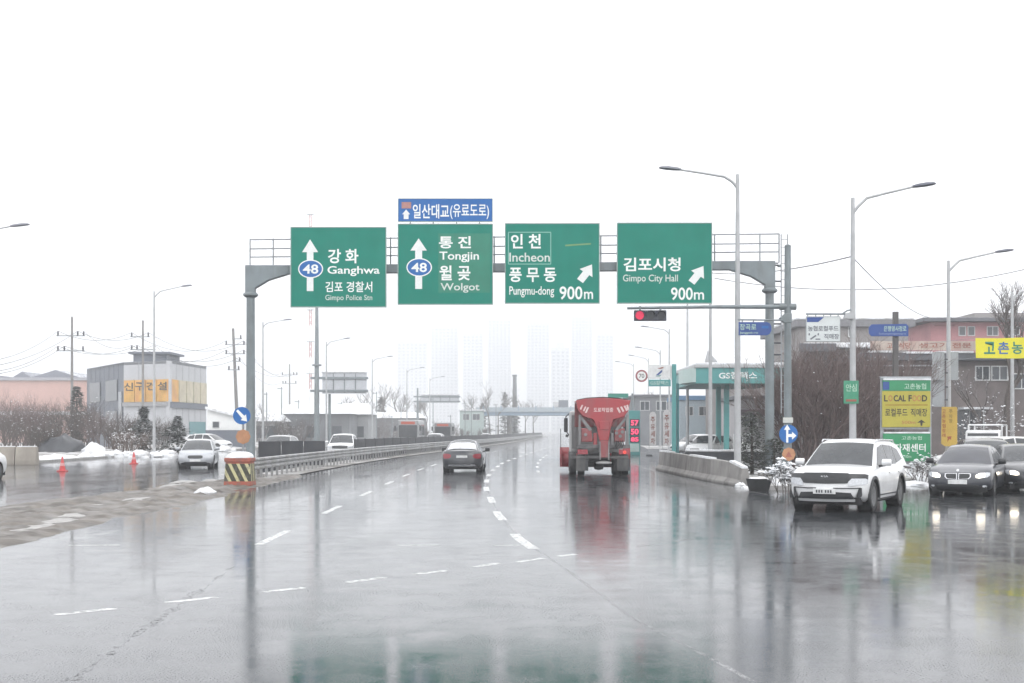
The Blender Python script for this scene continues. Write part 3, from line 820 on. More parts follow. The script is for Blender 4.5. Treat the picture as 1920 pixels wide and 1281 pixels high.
for i_, (px, d, tp, ax, ay) in enumerate(((-72, 62, 437, 55, 421), (289, 100, 546, 360, 535), (493, 122, 604, 547, 599), (612, 146, 641, 657, 634), (698, 178, 673, 737, 668), (763, 209, 693, 796, 689), (806, 242, 709, 834, 706))):
    lamp('street_lamp', LL[i_], px, d, tp, ax, ay, grp, r=.1, base_z=.05)
grp = 'lamps along the petrol station kerb'
LL = ('slim street lamp before the left end of the petrol station canopy', 'slim street lamp between the station canopy and the pylon', 'slim street lamp rising just behind the petrol station pylon') + ('far slim street lamp with left-reaching arm beyond the petrol station pylon',)*3
for i_, (px, d, tp, ax, ay) in enumerate(((1332, 72, 470, 1245, 458), (1289, 92, 552, 1218, 543), (1255, 126, 617, 1201, 612), (1238, 154, 657, 1190, 651), (1216, 178, 672, 1178, 666), (1188, 205, 682, 1153, 678))):
    lamp('street_lamp', LL[i_], px, d, tp, ax, ay, grp, r=.1)
# ================================================================== vehicles
m_glass = mat('car_glass', (.025,.03,.035), .08, 0, .1, 2, spec=.6, dirt=((.10,.10,.11), .35, 3))
m_tyre = mat('tyre', (.022,.022,.024), .7, 0, .3, 20, dirt=((.10,.095,.09), .5, 6))
m_rim_al = mat('alloy_rim', (.16,.165,.17), .4, .5, .1, 8, dirt=((.08,.08,.08), .6, 7))
m_trim = mat('black_trim', (.025,.027,.03), .4, 0, .2, 6)
m_chrome = mat('chrome', (.62,.63,.65), .2, .9, .05, 4)
m_plate = mat('number_plate', (.72,.73,.73), .5, 0, .1, 9)
m_hl = mat('headlamp_off', (.55,.57,.60), .12, .15, .15, 25, coat=.6)
m_hl_on = mat('headlamp_lit', (.9,.85,.75), .3, emit=(1.0,.86,.66), estr=4.0)
m_tl = mat('tail_lamp', (.30,.03,.045), .25, 0, .15, 12, coat=.4)
m_under = mat('underbody', (.018,.018,.02), .8)

def lerp_tab(tab, x):
    if x <= tab[0][0]: return tab[0][1]
    for a, b in zip(tab, tab[1:]):
        if x <= b[0]:
            t = (x-a[0])/(b[0]-a[0]); return a[1]+(b[1]-a[1])*t
    return tab[-1][1]

class Car:
    """lofted car: local +x is forward, z up, origin on the ground under its middle"""
    def __init__(s, name, label, paint, prm, loc, heading, cat='car', group=None, hero=False):
        s.p = prm; s.L, s.W = prm['L'], prm['W']/2
        s.paint, s.hero = paint, hero
        s.o = thing(name, label, cat, (loc[0], loc[1], 0.0), heading, group)
        s.body(); s.cabin(); s.wheels()
    def hw(s, x): return s.W*(1-.07*abs(x/(s.L/2))**4)
    def T(s, x): return lerp_tab(s.p['top'], x)
    def B(s, x):
        e = abs(x)/(s.L/2); return s.p['clear'] + (.10*max(0, e-.82)/.18)
    def dF(s, t, z): return s.p['sweepF']*abs(t)**3.2 + lerp_tab(s.p['rakeF'], z)
    def dR(s, t, z): return s.p['sweepR']*abs(t)**3.2 + lerp_tab(s.p['rakeR'], z)
    rows = [(0,.88),(.10,.955),(.30,.99),(.52,1.0),(.70,.995),(.84,.975),(.94,.945),(1,.89)]
    def pt(s, a, f, wf, t, crown=0):
        x0 = (a-.5)*s.L; z = s.B(x0)+(s.T(x0)-s.B(x0))*f + crown*(1-t*t)
        y = t*s.hw(x0)*wf; u = (a-.5)*2
        x = x0 - (u**6*s.dF(t, z) if u > 0 else 0) + (u**6*s.dR(t, z) if u < 0 else 0)
        return (x, y, z)
    def body(s):
        m = M(); na = 36; A = [i/na for i in range(na+1)]; Tt = [-1,-.85,-.6,-.3,0,.3,.6,.85,1]
        def grid(fn, U, V):
            vs = [fn(u, v) for u in U for v in V]; k = len(V)
            m.add(vs, [(i*k+j, i*k+j+1, (i+1)*k+j+1, (i+1)*k+j) for i in range(len(U)-1) for j in range(k-1)])
        for sg in (-1, 1): grid(lambda a, r: s.pt(a, r[0], r[1], sg), A, s.rows)
        grid(lambda a, t: s.pt(a, 1, s.rows[-1][1], t, s.p.get('crown', .035)*(1-(2*a-1)**8)), A, Tt)
        grid(lambda a, t: s.pt(a, 0, s.rows[0][1], t), A, Tt)
        for a in (0, 1): grid(lambda r, t: s.pt(a, r[0], r[1], t), s.rows, Tt)
        me = m.mesh('body', 38)
        bo = obj('body', me, s.paint, s.o)
        c = M(); r = s.p['wr']+.055
        for wx in s.p['axles']:
            for sg in (-1, 1): c.tube((wx, sg*(s.W-.34), s.p['wr']), (wx, sg*(s.W+.3), s.p['wr']), r, r, 28)
        co = c.build('cut', m_under, s.o); md_ = bo.modifiers.new('b', 'BOOLEAN'); md_.object = co; md_.operation = 'DIFFERENCE'; md_.solver = 'EXACT'
        dg = bpy.context.evaluated_depsgraph_get(); nm = bpy.data.meshes.new_from_object(bo.evaluated_get(dg))
        bo.modifiers.clear(); bo.data = nm; cm = co.data; bpy.data.objects.remove(co); bpy.data.meshes.remove(cm)
        nm.materials.clear(); nm.materials.append(s.paint)
        nm.polygons.foreach_set('material_index', [0]*len(nm.polygons))
        nm.polygons.foreach_set('use_smooth', [True]*len(nm.polygons)); nm.set_sharp_from_angle(angle=R(38))
        s.bodyo = bo
        # dark sill / floor and wheel housings
        f = M(); f.bb(-s.L*.46, s.L*.46, -s.W*.80, s.W*.80, s.p['clear']-.05, s.p['clear']+.12); f.build('floor', m_under, s.o)
        for wx in s.p['axles']:
            for sg in (-1, 1):
                M().tube((wx, sg*(s.W-.335), s.p['wr']), (wx, sg*(s.W-.30), s.p['wr']), r-.004, r-.004, 24).tube((wx, sg*(s.W-.31), s.p['wr']), (wx, sg*(s.hw(wx)-.035), s.p['wr']), r-.004, r-.004, 28, cap=False).build('wheel_housing', m_under, s.o)
        if s.p.get('cladding'):
            for wx in s.p['axles']:
                for sg in (-1, 1):
                    a_ = M(); n = 20; vs = []
                    for i in range(n+1):
                        t = math.pi*(-.04+1.08*i/n)
                        for rr, yo in ((r-.01, -.10), (r-.01, .006), (r+.055, .010), (r+.06, -.05)):
                            z = s.p['wr']+rr*math.sin(t); vs.append((wx+rr*math.cos(t), sg*(s.hw(wx)*1.0+yo+.004), z))
                    fs = [(4*i+k, 4*i+(k+1) % 4, 4*i+4+(k+1) % 4, 4*i+4+k) for i in range(n) for k in range(4)]
                    a_.add(vs, fs); a_.build('arch_trim', m_trim, s.o, smooth=50)
                pass
            for sg in (-1, 1):
                x0, x1 = s.p['axles'][0]-r-.05, s.p['axles'][1]+r+.05
                x0, x1 = min(s.p['axles'])+r+.04, max(s.p['axles'])-r-.04
                pass
            n_ = 8; c_ = s.p['clear']; s.flank('sill', [(x0+(x1-x0)*i/n_, c_+.01) for i in range(n_+1)] + [(x1+(x0-x1)*i/n_, c_+.15) for i in range(n_+1)], m_trim, .014)
    # ---- cabin
    def wz(s, z):
        zb, zr = s.p['belt'], s.p['roof']; t = (z-zb)/(zr-zb)
        return s.p['cw']*(1-t)+s.p['rw']*t
    def cabin(s):
        pr = s.p['cab']; m = M(); zb, zr = s.p['belt'], s.p['roof']; Tt = [-1,-.8,-.5,0,.5,.8,1]
        n = len(pr); cx = sum(p[0] for p in pr)/n
        def cp(i, t):
            x, z = pr[i]; h = max(0, (z-zb)/(zr-zb)); bow = (.10*(1-t*t))*(1 if i < n/2 else -.6)*(1-h*.6)
            return (x+bow, t*s.wz(z), z+.045*h*(1-t*t))
        s.cp = cp
        vs = [cp(i, t) for i in range(n) for t in Tt]; k = len(Tt)
        m.add(vs, [(i*k+j, i*k+j+1, (i+1)*k+j+1, (i+1)*k+j) for i in range(n-1) for j in range(k-1)])
        for j in (0, k-1): m.add([vs[i*k+j] for i in range(n)], [tuple(range(n))])
        cab = m.build('cabin', s.paint, s.o, smooth=32, bevel=.045)
        s.cab = cab
        def strip_pane(name, i0, i1, u0, u1, tw, sgn):
            """pane on the windscreen or rear screen between profile points i0 and i1"""
            q = M(); U = [u0+(u1-u0)*a/6 for a in range(7)]; V = [-tw+2*tw*b/8 for b in range(9)]
            def f(u, t):
                g = i0+(i1-i0)*u; i = min(int(g), i1-1); a, b = Vector(cp(i, t)), Vector(cp(i+1, t)); p = a.lerp(b, g-i); nn = Vector((sgn*.8, 0, .6)); return p+nn*.009
            front = [f(u, t) for u in U for t in V]; back = [Vector(p)-Vector((sgn*.8,0,.6))*.03 for p in front]; kk = len(V)
            fs = [(i*kk+j, i*kk+j+1, (i+1)*kk+j+1, (i+1)*kk+j) for i in range(6) for j in range(8)]
            q.add(front, fs); q.add(back, fs)
            return q.build(name, s.p.get('glassmat', m_glass), s.o, smooth=60)
        w = s.p['ws']; strip_pane('windscreen', w[0], w[1], .04, .95, .93, 1)
        w = s.p['rs']; strip_pane('rear_screen', w[0], w[1], .08, .86, .88, -1)
        for sg in (-1, 1):
            for poly in s.p['sidewin']:
                q = M(); o_ = [(x, sg*(s.wz(z)+.010), z) for x, z in poly]; i_ = [(x, sg*(s.wz(z)-.03), z) for x, z in poly]; n_ = len(poly)
                q.add(o_+i_, [tuple(range(n_))]+[(a, (a+1) % n_, n_+(a+1) % n_, n_+a) for a in range(n_)]); q.build('side_window', m_glass, s.o)
            mx, mz = s.p['mirror']
            h = M(); y0 = sg*(s.wz(mz)+.03); y1 = sg*(s.W+.21)
            h.tube((mx, sg*(s.W-.1), mz-.09), (mx, sg*(s.W+.08), mz-.05), .03, .03, 8); h.build('mirror_arm', m_trim, s.o, smooth=40)
            h = M(); h.prism([(-.06,-.08),(.05,-.075),(.09,-.02),(.08,.05),(.02,.085),(-.06,.08)], 0, .22, 'y')
            hh = h.build('mirror', s.p.get('mirrormat', s.paint), s.o, bevel=.03, loc=(mx, sg*(s.W+.10) - .12, mz))
    def wheels(s):
        r, w = s.p['wr'], .23
        for wx in s.p['axles']:
            for sg in (-1, 1):
                yo = sg*(s.W-.035)
                wh = M().lathe([(r*.655,.02),(r*.66,0),(r*.9,.0),(r*.985,.03),(r,.07),(r,w-.07),(r*.985,w-.03),(r*.9,w),(r*.66,w),(r*.655,w-.02),(r*.655,.02)], (0, -w/2, 0), 'y', 28, cap=False).build('wheel', m_tyre, s.o, smooth=40, loc=(wx, yo-sg*w/2, r))
                M().lathe([(0,-.02),(r*.66,-.02),(r*.66,.012),(0,.012)], (0, sg*.05, 0), 'y', 24).build('brake_disc', m_under, wh)
                q = M(); q.lathe([(r*.60,-.05),(r*.665,-.05),(r*.67,.012),(r*.60,.012)], (0, sg*(w/2-.02), 0), 'y', 28)
                q.lathe([(0,-.02),(r*.15,-.02),(r*.15,.02),(0,.02)], (0, sg*(w/2-.02), 0), 'y', 14)
                ns = s.p.get('spokes', 10)
                for i in range(ns):
                    a_ = 2*math.pi*i/ns; d_ = Vector((math.cos(a_), 0, math.sin(a_))); n_ = Vector((-math.sin(a_), 0, math.cos(a_)))
                    c_ = Vector((0, sg*(w/2-.02), 0)); hw_ = .026
                    p0, p1 = c_+d_*r*.1, c_+d_*r*.62; oy = Vector((0, .016, 0))
                    q.add([p0-n_*hw_-oy, p0+n_*hw_-oy, p1+n_*hw_-oy, p1-n_*hw_-oy, p0-n_*hw_+oy, p0+n_*hw_+oy, p1+n_*hw_+oy, p1-n_*hw_+oy], [(0,3,2,1),(4,5,6,7),(0,1,5,4),(1,2,6,5),(2,3,7,6),(3,0,4,7)])
                q.build('rim', s.p.get('rimmat', m_rim_al), wh, smooth=40)
    # ---- patches on nose, tail and flanks
    def nose(s, name, cols, material, off=.008, rear=False, sub=6, mirror=False, parent=None):
        """cols: (y, z_low, z_high); follows the curved nose or tail"""
        for sg in ((1, -1) if mirror else (1,)):
            q = M(); C = []
            for a, b in zip(cols, cols[1:]):
                for i in range(sub): t = i/sub; C.append([a[k]+(b[k]-a[k])*t for k in range(3)])
            C.append(list(cols[-1])); nz = 4
            def f(y, z, o_):
                t = y/(s.W*.93); x = (s.L/2-s.dF(t, z)) if not rear else (-s.L/2+s.dR(t, z)); k = 1 if not rear else -1
                return (x+k*o_, sg*y, z)
            fr = [f(y, a+(b-a)*j/nz, off) for y, a, b in C for j in range(nz+1)]
            bk = [f(y, a+(b-a)*j/nz, -.05) for y, a, b in C for j in range(nz+1)]; kk = nz+1; n = len(C)
            fs = [(i*kk+j, i*kk+j+1, (i+1)*kk+j+1, (i+1)*kk+j) for i in range(n-1) for j in range(nz)]
            o_ = len(fr); rim = [i*kk for i in range(n)] + [(n-1)*kk+j for j in range(1, kk)] + [i*kk+nz for i in range(n-2,-1,-1)] + [j for j in range(nz-1,0,-1)]
            q.add(fr+bk, fs+[(rim[i], rim[(i+1) % len(rim)], rim[(i+1) % len(rim)]+o_, rim[i]+o_) for i in range(len(rim))])
            r_ = q.build(name, material, parent or s.o, smooth=40)
        return r_
    def flank(s, name, poly, material, off=.006, both=True):
        for sg in ((-1, 1) if both else (1,)):
            def y_(x, z):
                f = (z-s.B(x))/(s.T(x)-s.B(x)); return s.hw(x)*lerp_tab([(a, b) for a, b in s.rows], f)
            n = len(poly); q = M()
            q.add([(x, sg*(y_(x, z)+off), z) for x, z in poly]+[(x, sg*(y_(x, z)-.02), z) for x, z in poly], [tuple(range(n))]+[(i, (i+1) % n, n+(i+1) % n, n+i) for i in range(n)])
            q.build(name, material, s.o)
    def plate(s, z, rear=False, w=.5, h=.13, off=.03, text=None):
        x = (s.L/2 - lerp_tab(s.p['rakeF'], z)) if not rear else (-s.L/2+lerp_tab(s.p['rakeR'], z)); k = -1 if rear else 1
        return M().bb(min(x, x+k*off), max(x, x+k*off), -w/2, w/2, z-h/2, z+h/2).build('number_plate', m_plate, s.o, bevel=.006)

SUV = dict(L=4.81, W=1.90, clear=.24, wr=.365, axles=(1.46,-1.355), belt=1.02, roof=1.665, cw=.87, rw=.66, sweepF=.34, sweepR=.30, crown=.05,
    top=[(-2.41,1.02),(-2.1,1.05),(0,1.03),(.75,1.03),(1.2,1.06),(1.75,1.03),(2.1,.99),(2.41,.93)],
    rakeF=[(.2,.10),(.35,.01),(.6,.0),(.8,.03),(.95,.10),(1.05,.16)], rakeR=[(.2,.06),(.4,.0),(.7,.02),(1.05,.09)],
    cab=[(1.22,1.0),(.92,1.2),(.55,1.44),(.25,1.60),(-.1,1.655),(-.7,1.665),(-1.4,1.64),(-1.9,1.57),(-2.1,1.47),(-2.27,1.2),(-2.34,1.0)],
    ws=(0,3), rs=(8,10), sidewin=[[(.90,1.08),(.32,1.50),(-.18,1.56),(-.18,1.08)],[(-.27,1.08),(-.27,1.56),(-1.05,1.53),(-1.12,1.08)],[(-1.2,1.10),(-1.14,1.52),(-1.68,1.43),(-1.93,1.18)]],
    mirror=(.72,1.14), cladding=True, spokes=10)
SEDAN = dict(L=4.8, W=1.85, clear=.19, wr=.325, axles=(1.42,-1.38), belt=.90, roof=1.455, cw=.83, rw=.58, sweepF=.36, sweepR=.30, crown=.045,
    top=[(-2.4,.93),(-1.9,.97),(-1.4,.96),(0,.90),(.8,.90),(1.2,.92),(1.8,.84),(2.15,.76),(2.4,.68)],
    rakeF=[(.15,.08),(.3,.0),(.5,.0),(.65,.05),(.8,.16)], rakeR=[(.15,.06),(.4,.0),(.6,.0),(.9,.06),(1.0,.12)],
    cab=[(1.22,.86),(.85,1.06),(.45,1.27),(.1,1.40),(-.25,1.45),(-.75,1.45),(-1.15,1.38),(-1.5,1.22),(-1.85,1.0),(-1.95,.90)],
    ws=(0,3), rs=(6,8), sidewin=[[(.78,.96),(.22,1.29),(-.2,1.36),(-.2,.95)],[(-.29,.95),(-.29,1.36),(-.85,1.34),(-1.15,1.2),(-1.2,.95)]],
    mirror=(.68,1.0), spokes=10)
FWD = -math.pi/2      # heading that looks back towards the camera

def dirty(name, col, **k):
    a = dict(rough=.28, metal=.0, var=.04, scale=2, coat=.7, dirt=((.22,.21,.20), .35, 2.2)); a.update(k)
    return mat(name, col, **a)

# ------------------------------------------------------------------ white SUV coming out of the side road
pw = dirty('white_pearl_paint', (.74,.75,.76), dirt=((.42,.41,.40), .35, 2.0))
hd = FWD - R(29)
fx, fy = GX(1547, 29.7), 29.7
f = Vector((math.cos(hd), math.sin(hd)))
c = Vector((fx, fy)) - f*2.35
k = Car('suv', 'large white SUV pulling out of the side road beside the planter', pw, SUV, (c.x, c.y), hd, hero=True)
k.nose('grille', [(-.56,.72,.90),(-.50,.69,.925),(0,.675,.935),(.50,.69,.925),(.56,.72,.90)], m_trim, .012)
k.nose('headlamp', [(.52,.72,.905),(.60,.70,.91),(.84,.72,.90),(.90,.76,.88)], m_trim, .010, mirror=True)
k.nose('headlamp_lens', [(.53,.625,.72),(.60,.63,.80),(.86,.66,.80),(.90,.68,.78)], m_hl, .016, mirror=True)
k.nose('lower_intake', [(-.64,.33,.36),(-.58,.33,.47),(0,.325,.50),(.58,.33,.47),(.64,.33,.36)], m_trim, .010)
k.nose('bumper_slot', [(.70,.37,.41),(.745,.36,.58),(.78,.37,.585),(.80,.42,.58)], m_trim, .010, mirror=True)
k.nose('bumper_slot', [(.20,.565,.585),(.5,.565,.585),(.78,.57,.59)], m_trim, .008, mirror=True)
k.nose('skid_plate', [(-.66,.262,.32),(0,.255,.32),(.66,.262,.32)], mat('silver_trim', (.55,.56,.57), .4, 0, .06, 4), .014)
k.plate(.50, w=.52, h=.12, off=.045)
for y_ in (-.17,-.11,-.05,.04,.10,.16): M().bb(2.452,2.4565,y_-.016,y_+.016,.468,.532).build('plate_mark', m_dark, k.o)
lettering('KIA', -.085, -.022, .085, .022, 0, m_chrome, k.o, 'emblem', bold=.01)
pn = [o for o in k.o.children if o.name.startswith('emblem')][0]; pn.location = (2.385, 0, .845); pn.rotation_euler = (R(-0), 0, math.pi/2)
for x in (.98, -.22, -1.18):
    k.flank('door_seam', [(x,.42),(x+.012,.42),(x+.02,.98),(x+.006,.98)], m_trim, .002)
for x in (-.02, -1.02): k.flank('door_handle', [(x,.86),(x-.2,.86),(x-.2,.895),(x,.895)], pw, .03)
for sg in (-1, 1): M().path([(.2,sg*.66,1.63),(.1,sg*.66,1.685),(-1.6,sg*.66,1.66),(-1.75,sg*.655,1.61)], .018, 8).build('roof_rail', m_chrome, k.o, smooth=40)
for a_, b_ in (((.95,.05),(.62,.55)), ((.97,-.35),(.72,.15))):
    pass

# ------------------------------------------------------------------ dark sedans waiting in the side road
pdk = dirty('anthracite_paint', (.026,.030,.042), dirt=((.10,.10,.10), .3, 2.0))
pbk = dirty('black_paint', (.016,.018,.024), dirt=((.09,.09,.09), .3, 2.0))
BMW = dict(SEDAN, L=4.9, W=1.86, wr=.33, mirrormat=m_trim, glassmat=mat('greyish_windscreen', (.05,.053,.065), .12, 0, .1, 2, spec=.6))
def sedan_front(k, lit=True, kidney=False):
    if kidney:
        for sg in (1, -1):
            k.nose('grille_rim', [(.02*sg,.50,.685),(.30*sg,.52,.685),(.36*sg,.58,.67)], m_chrome, .010)
            k.nose('grille', [(.04*sg,.52,.67),(.28*sg,.535,.67),(.33*sg,.585,.655)], m_trim, .018)
    else:
        k.nose('grille', [(-.36,.56,.66),(-.30,.53,.68),(0,.52,.685),(.30,.53,.68),(.36,.56,.66)], m_trim, .012)
    k.nose('headlamp', [(.48,.55,.64),(.60,.54,.70),(.78,.57,.71),(.84,.62,.70)], m_hl, .012, mirror=True)
    if lit: k.nose('lit_bulb', [(.50,.565,.63),(.58,.555,.675),(.72,.58,.68)], m_hl_on, .02, mirror=True)
    k.nose('lower_intake', [(-.62,.24,.30),(-.5,.23,.36),(0,.23,.37),(.5,.23,.36),(.62,.24,.30)], m_trim, .010)
    k.nose('fog_lamp', [(.66,.29,.33),(.70,.28,.34),(.76,.29,.33)], m_hl, .012, mirror=True)
    k.plate(.43, w=.52, h=.12, off=.04)
def sedan_rear(k):
    k.nose('tail_lamp', [(.50,.70,.80),(.60,.64,.84),(.80,.62,.86),(.87,.68,.84)], m_tl, .012, rear=True, mirror=True)
    k.nose('bumper_trim', [(-.62,.28,.36),(0,.27,.36),(.62,.28,.36)], m_chrome, .012, rear=True)
    k.plate(.72, rear=True, w=.5, h=.11, off=.03)
def place(px, d, heading, L, nose=True):
    f = Vector((math.cos(heading), math.sin(heading))); c = Vector((GX(px, d), d)); return c - f*(L/2*.97) if nose else c + f*(L/2*.97)
hb = FWD - R(27)
c = place(1796, 36.8, hb, 4.9)
k = Car('sedan', 'dark grey sedan with lit headlamps and twin kidney grille waiting in the side road', pdk, BMW, c, hb); sedan_front(k, True, True)
M().tube((2.37,0,.76), (2.40,0,.77), .04, .04, 16).build('badge', m_chrome, k.o, smooth=40)
hb = FWD - R(14)
MPV = dict(SUV, L=4.6, W=1.84, mirrormat=m_trim, cladding=False, wr=.33, roof=1.60,
    cab=[(1.22,1.0),(.92,1.18),(.55,1.40),(.25,1.54),(-.1,1.59),(-.7,1.60),(-1.4,1.575),(-1.9,1.51),(-2.1,1.42),(-2.2,1.2),(-2.24,1.0)],
    top=[(-2.3,1.0),(-2.0,1.03),(0,1.0),(.75,.99),(1.2,1.0),(1.75,.93),(2.05,.86),(2.3,.76)], rakeF=[(.2,.08),(.35,0),(.6,0),(.8,.08),(1.05,.2)])
c = place(1862, 41.0, hb, 4.6)
k = Car('hatchback', 'black high-roofed car half hidden behind the dark grey sedan', pbk, MPV, c, hb); sedan_front(k, False)
hb = FWD - R(12)
c = place(1943, 38.8, hb, 4.8)
k = Car('sedan', 'black sedan with a lit headlamp entering from the edge behind the wet kerb', pbk, dict(SEDAN, mirrormat=m_trim), c, hb); sedan_front(k, True)
# white vehicles further up the side road
pwv = dirty('plain_white_paint', (.76,.77,.78), coat=.4)
c = place(1765, 53, FWD - R(60), 4.7); k = Car('sedan', 'white snow-topped car parked across behind the orange vertical sign', pwv, dict(SEDAN), c, FWD - R(60)); sedan_front(k, False)
c = place(1800, 60, FWD - R(75), 4.6); k = Car('hatchback', 'white high-roofed car parked behind the waiting dark cars', pwv, dict(MPV), c, FWD - R(75)); sedan_front(k, False)
# small white flatbed truck with a ladder rack
tk = thing('flatbed_truck', 'small white flatbed truck with a tall tubular rack by the brown building', 'truck', (GX(1850, 66), 66, 0), FWD - R(25))
M().prism([(1.1,.45),(2.45,.45),(2.5,.95),(2.2,1.9),(1.2,1.95),(1.1,1.2)], -.82, .82, 'y').build('cab', pwv, tk, bevel=.06)
M().prism([(2.46,1.05),(2.24,1.78),(2.2,1.78),(2.42,1.05)], -.72, .72, 'y').build('windscreen', m_glass, tk)
M().bb(-2.5,1.0,-.85,.85,.75,.82).build('bed', pwv, tk)
for sg in (-1, 1): M().bb(-2.5,1.0,sg*.85-.02,sg*.85+.02,.83,1.15).build('side_board', pwv, tk)
for x in (.95, -2.4):
    M().path([(x,-.8,.8),(x,-.8,2.2),(x,.8,2.2),(x,.8,.8)], .04, 8).build('rack_hoop', pwv, tk, smooth=40)
for sg in (-1, 1): M().tube((.95,sg*.8,2.2), (-2.4,sg*.8,2.2), .035, n=8).build('rack_bar', pwv, tk, smooth=40)
for x in (1.7, -1.5):
    for sg in (-1, 1): M().lathe([(.0,0),(.33,0),(.35,.05),(.35,.2),(.33,.24),(0,.24)], (x, sg*.7-.12, .35), 'y', 18).build('wheel', m_tyre, tk, smooth=40)

# ------------------------------------------------------------------ dark coupe-backed sedan ahead, seen from behind
pch = dirty('charcoal_paint', (.042,.046,.056), dirt=((.13,.13,.13), .5, 1.8))
hb = math.pi/2 - R(1)
COUPE = dict(SEDAN, L=4.95, W=1.9, top=[(-2.47,.98),(-2.1,1.02),(-1.6,.99),(0,.92),(.8,.91),(1.2,.92),(1.8,.84),(2.15,.76),(2.4,.68)],
    cab=[(1.22,.86),(.85,1.06),(.45,1.25),(.1,1.37),(-.25,1.42),(-.7,1.42),(-1.1,1.35),(-1.6,1.18),(-2.1,1.0),(-2.2,.92)], rs=(5,8), roof=1.425,
    glassmat=m_glass, mirrormat=m_trim)
c = place(866, 58.5, hb, 4.95, nose=False)
k = Car('sedan', 'dark sloping-backed sedan driving away in the middle lane', pch, COUPE, c, hb); sedan_rear(k)
M().bb(-2.13,-1.2,-.50,.50,1.0,1.001)
# snow-dusted roof
sn = M(); vs = []
for i in (4, 5, 5.25):
    for t in (-.8,-.5,0,.5,.8):
        p_ = Vector(k.cp(int(i), t)).lerp(Vector(k.cp(int(i)+1, t)), i-int(i)); vs.append((p_[0]-.01, p_[1], p_[2]+.022))
sn.add(vs, [(i*5+j, i*5+j+1, (i+1)*5+j+1, (i+1)*5+j) for i in range(2) for j in range(4)])
sn.add([(x, y, z-.02) for x, y, z in vs], [(i*5+j, i*5+j+1, (i+1)*5+j+1, (i+1)*5+j) for i in range(2) for j in range(4)])
sn.build('roof_snow', m_snow, k.o, smooth=60)
sn = M(); vs = []
for g_ in (6.25, 6.7, 7.2, 7.75):
    for t in (-.86,-.5,0,.5,.86):
        g2 = g_ + .22*(abs(t) > .7) ; i = min(int(g2), 7); p_ = Vector(k.cp(i, t)).lerp(Vector(k.cp(i+1, t)), g2-i); vs.append((p_[0]-.02, p_[1], p_[2]+.026))
sn.add(vs, [(i*5+j, i*5+j+1, (i+1)*5+j+1, (i+1)*5+j) for i in range(3) for j in range(4)]); sn.add([(x+.01, y, z-.02) for x, y, z in vs], [(i*5+j, i*5+j+1, (i+1)*5+j+1, (i+1)*5+j) for i in range(3) for j in range(4)])
sn.build('rear_snow', m_snow, k.o, smooth=60)

# ------------------------------------------------------------------ oncoming traffic
psl = dirty('silver_paint', (.42,.44,.47), metal=.3, rough=.3)
hb = FWD - R(1)
hb = FWD + R(9)
c = place(366, 63.5, hb, 4.5)
k = Car('sedan', 'silver sedan oncoming beyond the muddy median', psl, dict(SEDAN, L=4.5, W=1.78, roof=1.47), c, hb); sedan_front(k, False)
c = place(637, 86, FWD + R(2), 4.7)
k = Car('suv', 'white boxy SUV oncoming behind the guardrail at the median gap', pwv, dict(SUV, L=4.7, W=1.85), c, FWD + R(2))
k.nose('grille', [(-.52,.72,.90),(0,.70,.92),(.52,.72,.90)], m_trim, .012); k.nose('headlamp', [(.55,.74,.90),(.86,.76,.89)], m_hl, .012, mirror=True); k.nose('lower_intake', [(-.6,.35,.46),(.6,.35,.46)], m_trim, .01); k.plate(.55)
c = place(513, 77, FWD, 4.6)
k = Car('hatchback', 'grey high-roofed car oncoming behind the dark gap barrier', dirty('mid_grey_paint', (.26,.265,.27)), MPV, c, FWD); sedan_front(k, False)
c = place(-136, 46.5, FWD - R(4), 4.8)
k = Car('sedan', 'white sedan nose at the near end of the oncoming lanes', pwv, dict(SEDAN), c, FWD - R(4)); sedan_front(k, False)
for i, (px, d, a_) in enumerate(((430, 122, 70),)):
    c = place(px, d, FWD + R(a_), 4.6)
    k = Car('hatchback', ('white car parked before the small white gabled house', 'dark car parked before the small white gabled house')[i], (pwv, pdk)[i], dict(MPV), c, FWD + R(a_)); sedan_front(k, False)
def bus(label, px, d, W=2.45, H=3.2, L=10.5, col=(.30,.30,.31), yaw=0):
    x = GX(px, d); t = thing('bus', label, 'bus', (x, d, 0), yaw)
    pb = dirty('bus_paint_%d' % int(d), col, coat=.3)
    M().bb(-W/2, W/2, 0, L, .35, H).build('body', pb, t, bevel=.16, seg=3)
    M().bb(-W/2+.14, W/2-.14, -.03, .02, 1.15, H-.62).build('windscreen', m_glass, t, bevel=.05)
    M().bb(-W/2+.4, W/2-.4, -.035, .02, H-.52, H-.2).build('destination_display', mat('display_orange', (.25,.05,.03), .4, emit=(1,.15,.05), estr=.15), t, bevel=.02)
    for sg in (-1, 1):
        M().bb(sg*.85-.2, sg*.85+.2, -.03, .02, .62, .82).build('headlamp', m_hl, t, bevel=.02)
        for q in range(5): M().bb(sg*W/2-.02, sg*W/2+.02, .9+q*1.85, 2.6+q*1.85, 1.35, H-.6).build('side_window', m_glass, t)
        for wy in (2.2, L-2.4): M().lathe([(0,0),(.46,0),(.5,.06),(.5,.22),(.46,.28),(0,.28)], (sg*(W/2-.13)-.14, wy, .5), 'x', 18).build('wheel', m_tyre, t, smooth=40)
        M().bb(sg*(W/2+.28)-.1, sg*(W/2+.28)+.1, -.35, -.25, 1.9, 2.5).build('mirror', m_trim, t, bevel=.02); M().tube((sg*(W/2+.26),-.3,2.45), (sg*W/2*.9,.1,2.8), .02, n=6).build('mirror_arm', m_trim, t)
bus('grey bus oncoming just past the cantilever sign frame', 765, 152, col=(.33,.34,.35))
bus('dark bus oncoming behind the white van', 830, 186, H=3.1, col=(.20,.2,.21))
